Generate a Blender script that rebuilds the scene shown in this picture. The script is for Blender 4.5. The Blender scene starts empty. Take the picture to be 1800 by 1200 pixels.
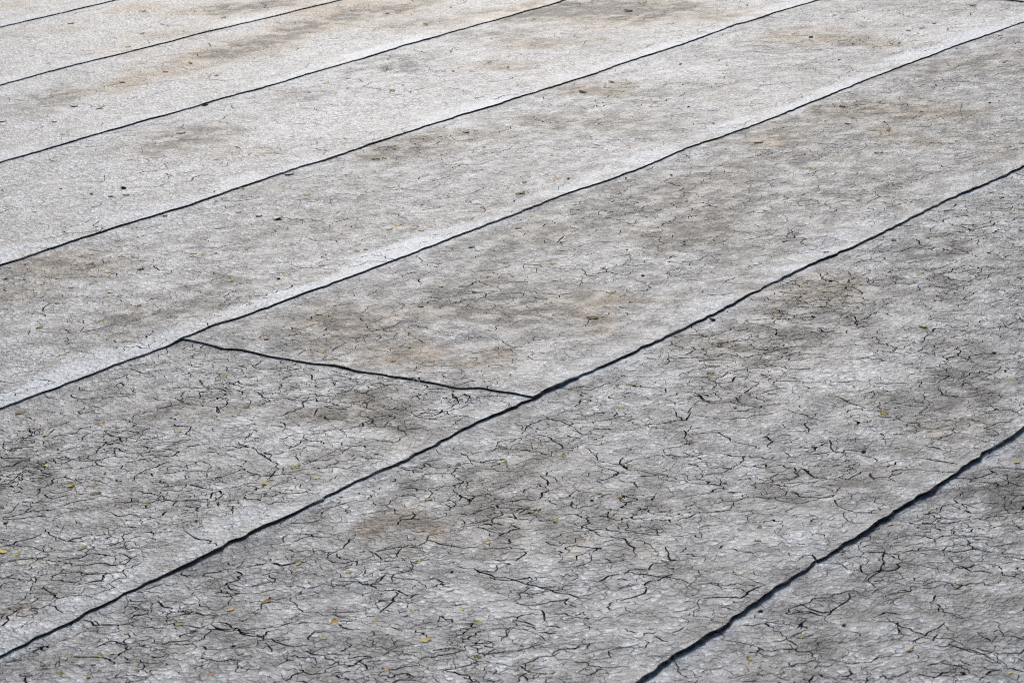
# Flat felt roof: overlapping strips of weathered, cracked mineral felt, with leaf scraps.
import bpy, math, random
import numpy as np
from mathutils import Matrix, Vector
from mathutils.geometry import delaunay_2d_cdt

CAM = {"f":4532.548586354588,"R":[[0.5927267,-0.803192,-0.0596455],[0.2632419,0.1232083,0.9568299],[0.7611693,0.5828398,-0.2844626]],"h":1.4907438478747543}
SEAM = {"L1":[[6.4176,7.1943],[6.5523,7.2013],[6.6454,7.1864],[6.7569,7.2011],[6.8889,7.198],[7.0203,7.2068]],"L2":[[5.5893,6.298],[5.7538,6.3127],[5.8749,6.3181],[6.0101,6.3215],[6.1207,6.3109],[6.23,6.3103],[6.3414,6.3098],[6.4759,6.3154],[6.6261,6.319],[6.8347,6.3029],[6.9743,6.289],[7.1476,6.3012],[7.2804,6.2893]],"L3":[[4.7593,5.4],[4.8751,5.3968],[5.0052,5.4054],[5.0941,5.4036],[5.2058,5.4114],[5.3141,5.4133],[5.3929,5.4079],[5.4826,5.4],[5.5773,5.4069],[5.6807,5.4203],[5.7583,5.4084],[5.8337,5.4054],[5.9312,5.3971],[6.1078,5.4197],[6.237,5.4219],[6.3339,5.4066],[6.4229,5.4198],[6.5367,5.4276],[6.6766,5.4299],[6.8213,5.4283],[6.9579,5.4276],[7.0749,5.4246],[7.2047,5.4268],[7.3267,5.4237],[7.5235,5.4318]],"L4":[[3.9544,4.529],[4.0023,4.522],[4.0556,4.5299],[4.1483,4.5293],[4.2361,4.5312],[4.3187,4.5358],[4.3898,4.5276],[4.4739,4.5209],[4.5689,4.5228],[4.624,4.5152],[4.6863,4.5237],[4.7655,4.5267],[4.8592,4.5316],[4.9767,4.5355],[5.0865,4.5302],[5.1762,4.5258],[5.3081,4.5346],[5.3993,4.538],[5.5105,4.5354],[5.6243,4.5328],[5.7059,4.5344],[5.8244,4.5317],[5.9822,4.5246],[6.142,4.5257],[6.2828,4.5161],[6.3854,4.5178],[6.507,4.5268],[6.6137,4.5303],[6.7232,4.5322],[6.8373,4.5269],[6.9643,4.5216],[7.1294,4.5428],[7.304,4.5515],[7.4774,4.545],[7.6441,4.5381],[7.7789,4.5304]],"L5":[[3.1734,3.6839],[3.2284,3.6838],[3.2769,3.6822],[3.3219,3.6811],[3.3782,3.6748],[3.4384,3.6796],[3.4785,3.6843],[3.5194,3.6795],[3.5849,3.6789],[3.6233,3.6722],[3.6992,3.6827],[3.7747,3.6881],[3.8419,3.6845],[3.9103,3.6808],[3.9897,3.6773],[4.0863,3.6839],[4.1674,3.6737],[4.2601,3.6764],[4.3471,3.6728],[4.4293,3.672],[4.5116,3.6749],[4.5736,3.6761],[4.6317,3.6751],[4.719,3.6769],[4.8287,3.6734],[4.9076,3.6762],[4.9885,3.6777],[5.0823,3.6837],[5.1445,3.6751],[5.2052,3.656],[5.2876,3.6684],[5.3609,3.6562],[5.4886,3.6699],[5.5942,3.6761],[5.7123,3.6761],[5.7942,3.659],[5.8867,3.6581],[6.0038,3.6599],[6.1576,3.6595],[6.3476,3.6676],[6.5205,3.6714],[6.7087,3.6764],[6.8977,3.6724],[7.0912,3.6766],[7.2646,3.6709],[7.3701,3.6644],[7.4989,3.6583],[7.6063,3.6603]],"L6":[[2.328,2.7691],[2.3654,2.7703],[2.419,2.7743],[2.46,2.7715],[2.5124,2.7722],[2.5591,2.7761],[2.6067,2.78],[2.6556,2.7781],[2.7148,2.7791],[2.7695,2.7807],[2.8074,2.7784],[2.8679,2.7836],[2.9112,2.7849],[2.9436,2.7797],[2.9894,2.7784],[3.0608,2.7768],[3.125,2.7867],[3.1816,2.7829],[3.2416,2.7809],[3.3004,2.7769],[3.363,2.7813],[3.4269,2.7859],[3.4643,2.7822],[3.5164,2.7932],[3.5717,2.785],[3.6214,2.7824],[3.6916,2.7783],[3.7682,2.7802],[3.823,2.7815],[3.8875,2.7729],[3.969,2.7748],[4.0338,2.7712],[4.1065,2.7717],[4.2088,2.7698],[4.2854,2.7704],[4.3771,2.7723],[4.4827,2.7813],[4.5412,2.7815],[4.6201,2.7833],[4.7309,2.7869],[4.8248,2.7762],[4.9228,2.7735],[4.9958,2.7703],[5.0957,2.7734],[5.2031,2.7792],[5.3261,2.7842],[5.4259,2.7799],[5.5155,2.7754],[5.5893,2.7665],[5.6864,2.7682],[5.7524,2.7694]],"L7":[[2.7054,1.89],[2.749,1.8904],[2.8019,1.8962],[2.8555,1.8903],[2.9093,1.8904],[2.9671,1.8942],[3.0071,1.8972],[3.0655,1.8952],[3.1084,1.896],[3.1841,1.8956],[3.2393,1.8973],[3.3063,1.8999],[3.3684,1.8937],[3.4174,1.893],[3.4656,1.8954],[3.5339,1.8956],[3.5872,1.8924],[3.6523,1.8925],[3.7219,1.893],[3.8021,1.8959],[3.8764,1.8947],[3.9237,1.896]]}
CROSS = [[3.6841,3.6587],[3.678,3.6143],[3.672,3.5609],[3.6824,3.52],[3.6784,3.4728],[3.6797,3.3969],[3.6814,3.3302],[3.6831,3.2644],[3.6768,3.2076],[3.6785,3.1437],[3.6797,3.0732],[3.6765,3.0046],[3.67,2.9442],[3.6831,2.9089],[3.6803,2.8662],[3.6861,2.8301],[3.6839,2.7713]]
CROSS2 = [[7.9642,3.8532],[7.9642,3.8322]]
CRACK = [[[2.6683,2.5384],[2.681,2.5207],[2.6948,2.5068],[2.6838,2.4858],[2.6869,2.4685],[2.6856,2.4476],[2.695,2.4359],[2.6915,2.4133],[2.6987,2.3886]],[[2.6974,2.4548],[2.7057,2.4393],[2.7151,2.4218],[2.7266,2.4062]],[[2.7202,2.5434],[2.7036,2.5261],[2.6948,2.5068]],[[2.9438,2.3912],[2.9394,2.3738],[2.9503,2.3596],[2.9425,2.3425],[2.9389,2.3175],[2.9436,2.2962],[2.9427,2.2791],[2.9408,2.264],[2.9394,2.2358],[2.9362,2.2173],[2.9327,2.1934],[2.9383,2.1708],[2.9338,2.1491],[2.9384,2.1287]],[[2.5804,2.4886],[2.5723,2.4645],[2.5725,2.4422],[2.5706,2.4238],[2.5717,2.4053],[2.5839,2.3883]],[[2.5699,2.3817],[2.567,2.3655],[2.5711,2.3472],[2.5822,2.3376],[2.5833,2.3196]],[[2.7011,2.1781],[2.7165,2.1768],[2.7276,2.1618]],[[2.7011,2.1781],[2.6896,2.1564],[2.6884,2.1426],[2.7035,2.1309],[2.7155,2.1141]],[[2.7946,2.5144],[2.8054,2.5003],[2.8139,2.4843],[2.8155,2.4627],[2.8071,2.4415]],[[2.8155,2.4627],[2.8378,2.458],[2.8586,2.4692]],[[2.8929,2.6943],[2.913,2.6903],[2.9329,2.6799],[2.9323,2.6671]],[[2.5988,2.5052],[2.6196,2.4781],[2.6373,2.4738],[2.6572,2.4713]],[[2.8139,2.4102],[2.7925,2.3958],[2.7606,2.3839],[2.7325,2.3777]],[[2.5521,2.2616],[2.5648,2.2589],[2.5746,2.2723],[2.5774,2.2933]],[[3.1597,2.2653],[3.1656,2.2472],[3.1699,2.2253],[3.1521,2.2051],[3.1331,2.1814],[3.1158,2.1618]],[[3.0469,2.1449],[3.0513,2.124],[3.0581,2.1048],[3.056,2.0903],[3.0607,2.0751],[3.0608,2.044],[3.0527,2.0285]],[[3.1872,2.3521],[3.1813,2.3139],[3.1771,2.2941],[3.1597,2.2653]],[[2.6775,2.0635],[2.6937,2.0753],[2.7189,2.0709],[2.7339,2.054],[2.7513,2.0538]],[[2.6488,2.0649],[2.6586,2.0521],[2.6398,2.0309]],[[2.8114,2.1849],[2.8118,2.1615],[2.8111,2.1402]],[[2.8627,2.1934],[2.8629,2.1698],[2.8431,2.1489],[2.8229,2.1409]],[[2.8571,2.0774],[2.8849,2.0711],[2.893,2.0561],[2.9125,2.0541],[2.9231,2.0459],[2.9364,2.0676]],[[2.8547,1.9602],[2.8433,1.9379],[2.846,1.9275]],[[3.1665,2.1442],[3.1366,2.122],[3.1245,2.1062],[3.1257,2.0911]],[[2.7668,2.0573],[2.7654,2.0437],[2.7797,2.0336]],[[2.7104,1.9829],[2.7083,1.9716]],[[3.0831,2.2044],[3.0762,2.1916],[3.0824,2.1797]],[[3.0818,1.7051],[3.07,1.6824],[3.0603,1.6564],[3.0533,1.6367],[3.0502,1.6101],[3.0552,1.5902],[3.0518,1.575]],[[3.0502,1.6101],[3.0325,1.6054]],[[3.0372,1.5809],[3.032,1.5538],[3.0316,1.5337],[3.0271,1.5161],[3.0123,1.4871]],[[3.0689,1.8433],[3.0576,1.8125],[3.0538,1.7911],[3.0737,1.7881],[3.0952,1.7883],[3.1247,1.7857],[3.1383,1.7957]],[[2.9261,1.8068],[2.9329,1.7943],[2.952,1.7914],[2.9667,1.7859]],[[2.9866,1.7928],[3.0058,1.8016],[3.0201,1.8028]],[[2.8927,1.6603],[2.8764,1.6501],[2.8615,1.6473]],[[2.8975,1.6116],[2.8883,1.5889]],[[3.3097,1.8314],[3.2719,1.8133],[3.239,1.8002],[3.2137,1.7986],[3.1896,1.7951],[3.1757,1.7729]],[[3.2403,1.8354],[3.2158,1.8194],[3.2097,1.8062]],[[3.3107,1.7143],[3.3077,1.6888],[3.3099,1.6661],[3.3065,1.6478]],[[2.9185,1.5437],[2.9431,1.5434],[2.9517,1.5326]],[[3.0925,1.5642],[3.0858,1.5497],[3.0746,1.5331]],[[3.4828,3.1775],[3.5095,3.1826],[3.5285,3.1737],[3.5501,3.1597],[3.5694,3.1401],[3.5968,3.1451]],[[3.4828,3.1775],[3.4557,3.1541],[3.4213,3.1563],[3.3853,3.1531]],[[3.4828,3.1775],[3.4798,3.2037],[3.4801,3.2331],[3.4643,3.2556],[3.4866,3.3012]],[[3.2409,2.9312],[3.2629,2.93],[3.2924,2.9315],[3.316,2.9279],[3.3267,2.9503],[3.3234,2.9746]],[[3.316,2.9279],[3.3216,2.8992]],[[3.5209,2.9434],[3.5056,2.9176],[3.5108,2.888],[3.5392,2.8868],[3.5945,2.8891],[3.6141,2.9076],[3.6338,2.9364]],[[3.2279,3.0693],[3.2021,3.0256],[3.1832,2.9784],[3.153,2.9551],[3.113,2.9363]],[[3.1985,2.9314],[3.235,2.9261]],[[3.6153,2.9051],[3.6319,2.8907],[3.6521,2.8588]],[[3.6632,3.1749],[3.6303,3.1694],[3.6192,3.1818]],[[3.6557,2.8615],[3.6757,2.8698]],[[3.4808,3.1223],[3.4771,3.0908],[3.4834,3.0681]],[[3.5354,3.0693],[3.5038,3.0362],[3.4975,3.0102]],[[3.3938,2.6774],[3.429,2.6754],[3.4354,2.6454]],[[3.4416,2.4654],[3.4292,2.433],[3.4237,2.4115],[3.3983,2.4059],[3.3693,2.4156],[3.3539,2.3991]],[[3.4913,2.4997],[3.46,2.4782],[3.4598,2.4539],[3.4595,2.4298],[3.4436,2.4042],[3.4514,2.3888],[3.4482,2.3631],[3.4523,2.3309],[3.4431,2.3018],[3.4423,2.2641],[3.4429,2.2474],[3.4527,2.2281],[3.4406,2.1981]],[[3.4436,2.4042],[3.4656,2.434],[3.4927,2.4463]],[[3.6234,2.4065],[3.6466,2.4124],[3.6644,2.4299]],[[3.6723,2.4228],[3.6853,2.4054]],[[3.4423,2.6316],[3.4435,2.5951]],[[3.5072,2.676],[3.5645,2.6954],[3.5916,2.6957],[3.6065,2.6839],[3.6,2.6601],[3.5948,2.6341],[3.5862,2.6059]],[[3.5989,2.5802],[3.6072,2.5454]],[[3.2744,2.4021],[3.2564,2.3924],[3.2474,2.3803]],[[3.3213,2.4322],[3.3152,2.4133],[3.3241,2.396]],[[3.7465,2.5013],[3.7199,2.481],[3.7061,2.4537],[3.7302,2.4599]],[[3.8546,2.5301],[3.8374,2.5066],[3.8107,2.4648],[3.8328,2.4385],[3.824,2.3993]],[[3.3484,2.5202],[3.3304,2.4922],[3.314,2.4775]],[[3.6936,2.0956],[3.6861,2.0692],[3.6776,2.0452],[3.6611,2.0294],[3.682,2.0202],[3.697,2.0065],[3.6928,1.9906]],[[3.9314,2.2936],[3.934,2.2592],[3.9176,2.2264],[3.9061,2.1936]],[[3.6029,2.0178],[3.5753,1.9946],[3.5921,1.977],[3.6295,1.973]],[[3.5324,2.1256],[3.5779,2.1383]],[[3.8395,2.33],[3.8251,2.3035],[3.8236,2.2789],[3.8162,2.2481],[3.8114,2.2307]],[[3.7876,2.252],[3.7624,2.2316],[3.741,2.222]],[[3.7253,2.167],[3.6934,2.146],[3.6837,2.1236],[3.6936,2.0956]],[[4.1737,2.382],[4.1819,2.3429],[4.1786,2.2856],[4.1787,2.243]],[[3.6441,2.2112],[3.6292,2.1909],[3.623,2.1703]],[[3.0687,3.3262],[3.1125,3.3447],[3.1341,3.3552]],[[3.1334,3.4479],[3.1579,3.4541],[3.1821,3.4522],[3.2126,3.4471]],[[2.995,3.1526],[3.0354,3.1712],[3.059,3.1661],[3.0967,3.1672],[3.119,3.1569]],[[3.118,3.2627],[3.1053,3.2359],[3.1202,3.2147],[3.1223,3.1847],[3.153,3.1927],[3.192,3.1941],[3.215,3.1658]],[[3.3119,3.6313],[3.2978,3.6089],[3.3047,3.5845],[3.3207,3.5616]],[[2.8793,3.3478],[2.9134,3.3625],[2.9426,3.3715]],[[3.3863,3.4163],[3.3764,3.3862]],[[3.258,3.1242],[3.29,3.132]],[[3.6516,3.6022],[3.6786,3.6154]],[[3.4701,3.4288],[3.497,3.4577]],[[3.4455,3.4172],[3.4368,3.3939]],[[2.9271,3.2538],[2.9565,3.2447],[2.9691,3.2361],[2.9639,3.1814]],[[3.1204,3.5489],[3.1011,3.5132],[3.1135,3.488],[3.1441,3.5008]],[[3.3567,3.4773],[3.3739,3.4215]],[[3.2434,3.1355],[3.2335,3.102],[3.2279,3.0693]],[[2.7481,3.113],[2.7322,3.0862],[2.7271,3.0606],[2.7244,3.0377],[2.7312,3.0246]],[[2.6757,2.906],[2.6789,2.8867],[2.6934,2.8723],[2.7163,2.8821],[2.727,2.9087],[2.7263,2.9372]],[[2.4893,2.9024],[2.5012,2.8863],[2.5223,2.8894]],[[2.5054,2.7533],[2.4955,2.7311],[2.5061,2.7114],[2.5155,2.6996],[2.5395,2.69]],[[2.5058,2.8594],[2.5092,2.841],[2.4982,2.8139],[2.5087,2.8061]],[[2.4738,2.6406],[2.4831,2.629],[2.4994,2.6213]],[[2.7088,2.6635],[2.7008,2.6412],[2.7028,2.6311]],[[2.5799,2.5803],[2.5718,2.5496],[2.5801,2.5342],[2.5761,2.5076],[2.5824,2.4905]],[[2.5511,3.0111],[2.5743,3.0063]],[[2.5866,2.9701],[2.5702,2.9496]],[[2.6079,2.7171],[2.5951,2.6927],[2.5931,2.6727]],[[2.6088,2.9024],[2.6331,2.8951],[2.6553,2.8791]],[[2.5628,2.9255],[2.5479,2.8908],[2.547,2.8739]],[[2.4843,2.7229],[2.4713,2.7128]],[[2.358,2.5639],[2.3767,2.571]],[[2.4005,2.5485],[2.4166,2.5612]],[[4.3172,2.5308],[4.3027,2.5029],[4.3036,2.4775]],[[4.3083,2.5619],[4.3092,2.5361]],[[4.3582,2.4661],[4.3942,2.4845],[4.4201,2.5138]],[[4.3942,2.4845],[4.4255,2.4774],[4.4702,2.479]],[[4.6078,2.5107],[4.6211,2.4812]],[[5.0793,2.6561],[5.102,2.6357],[5.1202,2.6093]],[[4.569,2.5836],[4.5883,2.5673]],[[4.4717,3.3982],[4.4825,3.3585],[4.4806,3.3177],[4.4737,3.2738],[4.497,3.2359]],[[4.497,3.2359],[4.4527,3.1897],[4.4568,3.1659]],[[4.6383,3.1095],[4.6865,3.1066]],[[4.9793,3.6326],[5.0256,3.5967]],[[5.1909,3.5858],[5.2582,3.562]]]
DEB = [[2.7129,2.9916,"olive",0.0171],[2.6392,3.0992,"yellow",0.0172],[2.6405,3.0695,"yellow",0.0133],[2.7403,3.2014,"brown",0.0138],[2.6419,2.9752,"brown",0.0084],[2.6373,2.592,"orange",0.0141],[2.5561,2.6259,"yellow",0.0113],[2.4923,2.671,"olive",0.0078],[2.4086,2.6434,"yellow",0.0103],[2.423,2.6342,"yellow",0.0077],[2.3839,2.693,"yellow",0.0069],[2.4182,2.5828,"orange",0.0085],[2.3326,2.6506,"olive",0.0118],[2.3748,2.6622,"olive",0.0085],[2.3372,2.6885,"brown",0.0094],[2.3452,2.6027,"yellow",0.0084],[2.3952,2.5282,"yellow",0.0075],[2.436,2.4455,"orange",0.0083],[2.8861,2.8964,"dark",0.0086],[2.5306,2.4888,"dark",0.0076],[2.8262,2.6202,"yellow",0.0128],[2.849,2.5355,"orange",0.0081],[2.8349,2.5213,"orange",0.009],[2.6895,2.5663,"orange",0.0141],[2.6713,2.4122,"orange",0.0138],[2.7095,2.3642,"orange",0.0086],[2.7232,2.3943,"brown",0.0069],[2.7676,2.3395,"yellow",0.0069],[3.049,2.409,"yellow",0.011],[2.9858,2.3694,"yellow",0.0072],[2.9337,2.458,"yellow",0.0063],[2.8048,2.2748,"yellow",0.0086],[2.7763,2.222,"olive",0.0136],[2.6863,2.2501,"yellow",0.016],[2.677,2.1467,"olive",0.0116],[2.5743,2.2344,"orange",0.009],[2.5527,2.2409,"olive",0.0065],[2.6172,2.3863,"yellow",0.0093],[2.9194,2.3818,"dark",0.008],[2.746,2.3332,"dark",0.0052],[3.1827,2.3694,"yellow",0.0122],[3.0966,2.0869,"orange",0.008],[3.3004,2.0522,"brown",0.0138],[3.2446,2.0236,"yellow",0.0081],[2.6736,2.053,"brown",0.0065],[2.8566,1.8006,"yellow",0.0098],[3.0153,1.8777,"dark",0.0093],[3.3339,1.6571,"brown",0.008],[2.962,1.776,"olive",0.01],[2.9888,1.6161,"orange",0.0131],[2.9197,1.6686,"yellow",0.0073],[2.9918,1.4641,"yellow",0.0129],[3.0251,1.7425,"dark",0.0084],[2.9524,1.516,"dark",0.0104],[3.313,1.7984,"orange",0.0063],[3.498,3.8523,"yellow",0.0096],[3.5739,3.7663,"olive",0.0095],[3.019,3.4835,"brown",0.0139],[3.2048,3.4401,"orange",0.0131],[3.1069,3.4883,"orange",0.0141],[3.0573,3.5001,"brown",0.0129],[3.2384,3.2743,"orange",0.016],[3.3537,3.2365,"yellow",0.0108],[3.5101,3.4245,"yellow",0.0113],[3.5309,3.4238,"yellow",0.0102],[3.4009,3.2488,"orange",0.0109],[2.9254,3.2353,"yellow",0.0153],[2.9163,3.164,"brown",0.0181],[2.9168,3.045,"yellow",0.0089],[3.0493,3.3245,"olive",0.0094],[2.9862,3.3605,"yellow",0.0104],[3.0051,3.0786,"olive",0.008],[2.7863,3.2624,"brown",0.014],[3.1787,3.6325,"brown",0.0223],[3.4448,3.3672,"yellow",0.0089],[3.1813,2.9329,"yellow",0.0162],[3.0884,2.9214,"yellow",0.0199],[3.1434,2.8515,"yellow",0.0089],[3.7469,3.3518,"yellow",0.0139],[3.8596,3.2141,"olive",0.015],[3.6616,3.1086,"yellow",0.01],[3.6619,3.1333,"olive",0.01],[3.3272,2.6833,"brown",0.014],[3.1584,2.6165,"olive",0.0125],[3.2037,2.6883,"olive",0.0088],[3.7533,3.1757,"orange",0.0125],[3.3685,2.6145,"olive",0.013],[3.454,2.5444,"olive",0.012],[3.4636,2.4123,"orange",0.0089],[3.7135,2.6005,"orange",0.0105],[3.8419,2.6588,"olive",0.0141],[3.8316,2.6884,"olive",0.0087],[3.967,2.5631,"orange",0.0153],[3.6109,2.3804,"brown",0.0141],[3.3232,2.3431,"orange",0.0105],[3.1984,2.4316,"yellow",0.0113],[4.1336,2.648,"olive",0.0102],[3.2898,2.3721,"dark",0.0086],[3.3207,2.3784,"olive",0.0086],[3.732,2.6864,"olive",0.0096],[3.8936,2.1501,"yellow",0.0145],[4.1792,2.0456,"yellow",0.0097],[4.2998,2.2309,"orange",0.0101],[4.1368,2.4363,"orange",0.0089],[3.7748,1.8327,"yellow",0.0108],[3.5511,2.1869,"yellow",0.0088],[3.7448,2.0436,"olive",0.008],[3.4962,1.8418,"orange",0.0084],[3.7034,2.0865,"dark",0.0109],[4.3133,2.1408,"dark",0.0111],[3.5692,2.1193,"dark",0.0068],[4.5267,5.1418,"orange",0.0139],[4.5958,4.9888,"orange",0.0123],[4.5847,4.8648,"olive",0.0196],[4.663,4.8235,"dark",0.0197],[4.612,4.7649,"brown",0.0195],[4.5868,4.7937,"olive",0.0135],[4.4857,4.5028,"olive",0.013],[4.3652,4.4938,"orange",0.0142],[4.2586,4.4468,"olive",0.014],[4.2312,4.347,"orange",0.0138],[4.0719,4.1839,"olive",0.016],[4.2339,4.1688,"yellow",0.0162],[4.2355,4.1392,"yellow",0.0121],[4.0021,4.2194,"yellow",0.0132],[3.8924,4.1007,"yellow",0.0155],[3.7106,3.9364,"yellow",0.0149],[4.0684,4.342,"orange",0.0189],[3.8457,4.2618,"yellow",0.0157],[3.8853,4.2202,"yellow",0.0118],[3.8765,4.4296,"brown",0.0174],[3.8923,4.3819,"orange",0.0147],[3.6191,4.0421,"olive",0.0174],[3.8354,3.9599,"orange",0.0139],[3.9506,3.7286,"yellow",0.0137],[4.5889,4.3467,"orange",0.0129],[4.0846,3.9146,"yellow",0.0142],[4.7875,4.517,"olive",0.0149],[4.3801,4.8629,"olive",0.0118],[4.7587,4.7233,"yellow",0.0106],[4.969,4.5129,"brown",0.0228],[4.8056,4.3081,"yellow",0.0161],[4.5775,4.2095,"orange",0.0254],[4.5772,4.2694,"yellow",0.0156],[4.6573,3.8894,"orange",0.0152],[4.6216,3.7909,"orange",0.0163],[4.6177,3.8839,"olive",0.0165],[4.4149,3.8169,"olive",0.0146],[4.4314,3.8047,"brown",0.012],[4.2717,3.8044,"brown",0.0143],[4.1797,3.8309,"orange",0.0168],[4.1423,3.8203,"dark",0.0116],[4.8783,3.8025,"yellow",0.0112],[4.2499,3.4407,"yellow",0.0113],[4.1039,3.381,"olive",0.0158],[3.9507,3.5383,"olive",0.017],[3.934,3.4924,"yellow",0.0109],[3.7518,3.5104,"brown",0.0142],[4.3531,3.3931,"brown",0.0114],[5.2036,3.7712,"orange",0.0146],[5.0236,3.7907,"olive",0.0228],[5.1814,3.7928,"orange",0.0145],[5.1397,3.8631,"orange",0.0116],[4.8522,3.6275,"yellow",0.0138],[4.7424,3.5896,"brown",0.0176],[4.8474,3.4815,"olive",0.0149],[4.8506,3.4457,"orange",0.0135],[4.5052,3.3219,"yellow",0.0128],[4.5154,3.1909,"yellow",0.0126],[4.3687,3.0649,"olive",0.0122],[4.1875,2.9915,"brown",0.0236],[4.3222,2.9852,"orange",0.0108],[4.091,2.8785,"yellow",0.0104],[4.67,2.9346,"yellow",0.0126],[4.7324,3.2121,"yellow",0.0078],[5.1181,3.1359,"yellow",0.0123],[5.3459,3.5506,"orange",0.0131],[5.304,3.4384,"orange",0.0115],[5.3454,3.3354,"yellow",0.0129],[4.6692,3.2307,"dark",0.0065],[4.7821,3.1483,"dark",0.0078],[4.5077,3.0797,"dark",0.01],[4.274,2.7536,"dark",0.0164],[4.2185,2.6141,"brown",0.0126],[5.1102,3.0113,"orange",0.0175],[5.2552,3.1622,"olive",0.0097],[4.9524,2.9602,"olive",0.0092],[4.8404,2.8111,"orange",0.0128],[4.4511,2.5978,"olive",0.013],[4.3856,2.5801,"olive",0.0117],[4.3634,2.6584,"yellow",0.0141],[4.4029,2.3392,"yellow",0.0172],[4.4584,2.353,"orange",0.0093],[4.7803,2.5445,"yellow",0.0149],[5.3582,2.5872,"olive",0.0122],[5.1812,2.5019,"orange",0.0118],[4.9878,2.7211,"brown",0.0117],[4.5921,2.7316,"yellow",0.0135],[5.0398,2.6641,"olive",0.0117],[4.6381,2.6842,"dark",0.011],[4.9734,2.4806,"dark",0.0076],[4.8493,2.6688,"dark",0.0076],[6.0267,6.615,"orange",0.016],[6.5742,6.983,"orange",0.0236],[6.8536,6.8916,"orange",0.0282],[6.5019,6.5486,"orange",0.0186],[6.6827,6.6244,"yellow",0.0168],[5.4421,5.6961,"yellow",0.0283],[5.4325,5.7975,"yellow",0.0232],[5.2569,5.1791,"brown",0.0249],[5.5941,5.3991,"olive",0.021],[5.0954,5.4988,"yellow",0.0135],[5.9839,5.7123,"orange",0.0148],[5.9635,5.9202,"brown",0.0207],[6.1096,5.9435,"orange",0.0191],[5.7799,5.9332,"orange",0.0186],[5.1779,5.8406,"orange",0.021],[5.2368,5.6814,"brown",0.0139],[5.0314,4.8326,"olive",0.0142],[5.1095,5.1456,"yellow",0.0163],[5.9431,6.4437,"olive",0.0157],[6.2663,6.3871,"olive",0.02],[6.8503,6.4758,"olive",0.019],[6.0167,5.2755,"yellow",0.0162],[5.9727,4.9713,"yellow",0.0192],[6.056,4.9981,"orange",0.0123],[6.2909,4.9821,"orange",0.0144],[6.4036,4.8513,"orange",0.0162],[6.0919,5.2525,"olive",0.0144],[5.9678,5.144,"yellow",0.0142],[6.4554,4.9643,"yellow",0.0146],[5.4848,4.4076,"brown",0.0143],[5.2099,4.4136,"olive",0.02],[5.2243,4.3956,"olive",0.0139],[5.561,4.3721,"yellow",0.0175],[5.4291,4.2128,"brown",0.014],[5.324,4.2723,"yellow",0.0154],[6.9621,5.6235,"olive",0.022],[5.3413,4.8278,"orange",0.0114],[5.349,4.7242,"yellow",0.0129],[7.1135,5.9208,"olive",0.0165],[6.9554,5.8808,"olive",0.0163],[6.1572,4.3947,"brown",0.0255],[6.3119,4.3937,"orange",0.0207],[6.0528,4.0784,"orange",0.0131],[7.2401,4.7823,"yellow",0.0194],[7.4113,5.0715,"brown",0.0281],[7.5795,5.1237,"orange",0.0307],[6.6374,4.3567,"dark",0.0125],[6.4701,4.0946,"yellow",0.0103],[5.7602,3.5436,"brown",0.0244],[5.7997,4.3153,"olive",0.0098],[5.5567,3.8233,"yellow",0.0137],[5.4172,3.9758,"orange",0.0091],[6.0897,3.9761,"dark",0.0098],[7.1491,4.1883,"dark",0.0186],[7.5066,4.273,"olive",0.0155],[7.5577,4.3324,"orange",0.0175],[7.5081,3.9328,"brown",0.0171],[7.4115,3.9276,"orange",0.0169],[7.3528,3.9438,"olive",0.0168],[7.3402,4.0196,"yellow",0.0113],[6.86,3.9203,"orange",0.0124],[6.0573,3.5072,"yellow",0.0142],[6.052,3.4367,"orange",0.0141],[5.7673,3.1848,"orange",0.0224],[5.9538,3.0553,"olive",0.0136],[5.9216,3.0635,"olive",0.0106],[6.0002,3.2863,"brown",0.0201],[6.2677,3.3252,"brown",0.0128],[5.5398,3.2507,"olive",0.016],[6.2466,3.5642,"brown",0.0194],[6.428,3.1975,"dark",0.0113],[6.9684,3.4186,"yellow",0.0122],[7.3576,3.6228,"yellow",0.0202],[7.8403,3.9607,"orange",0.0197],[7.1024,4.0061,"olive",0.011],[7.5219,3.8147,"yellow",0.0151]]
CHIP = [[2.5482,2.5856,0.0113],[2.3818,2.6281,0.0085],[4.5489,3.5851,0.0158],[3.6956,2.2795,0.0081]]
TWIG = [[6.402,3.27],[6.3176,3.2323],[6.2512,3.1951],[6.2058,3.1686]]
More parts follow.
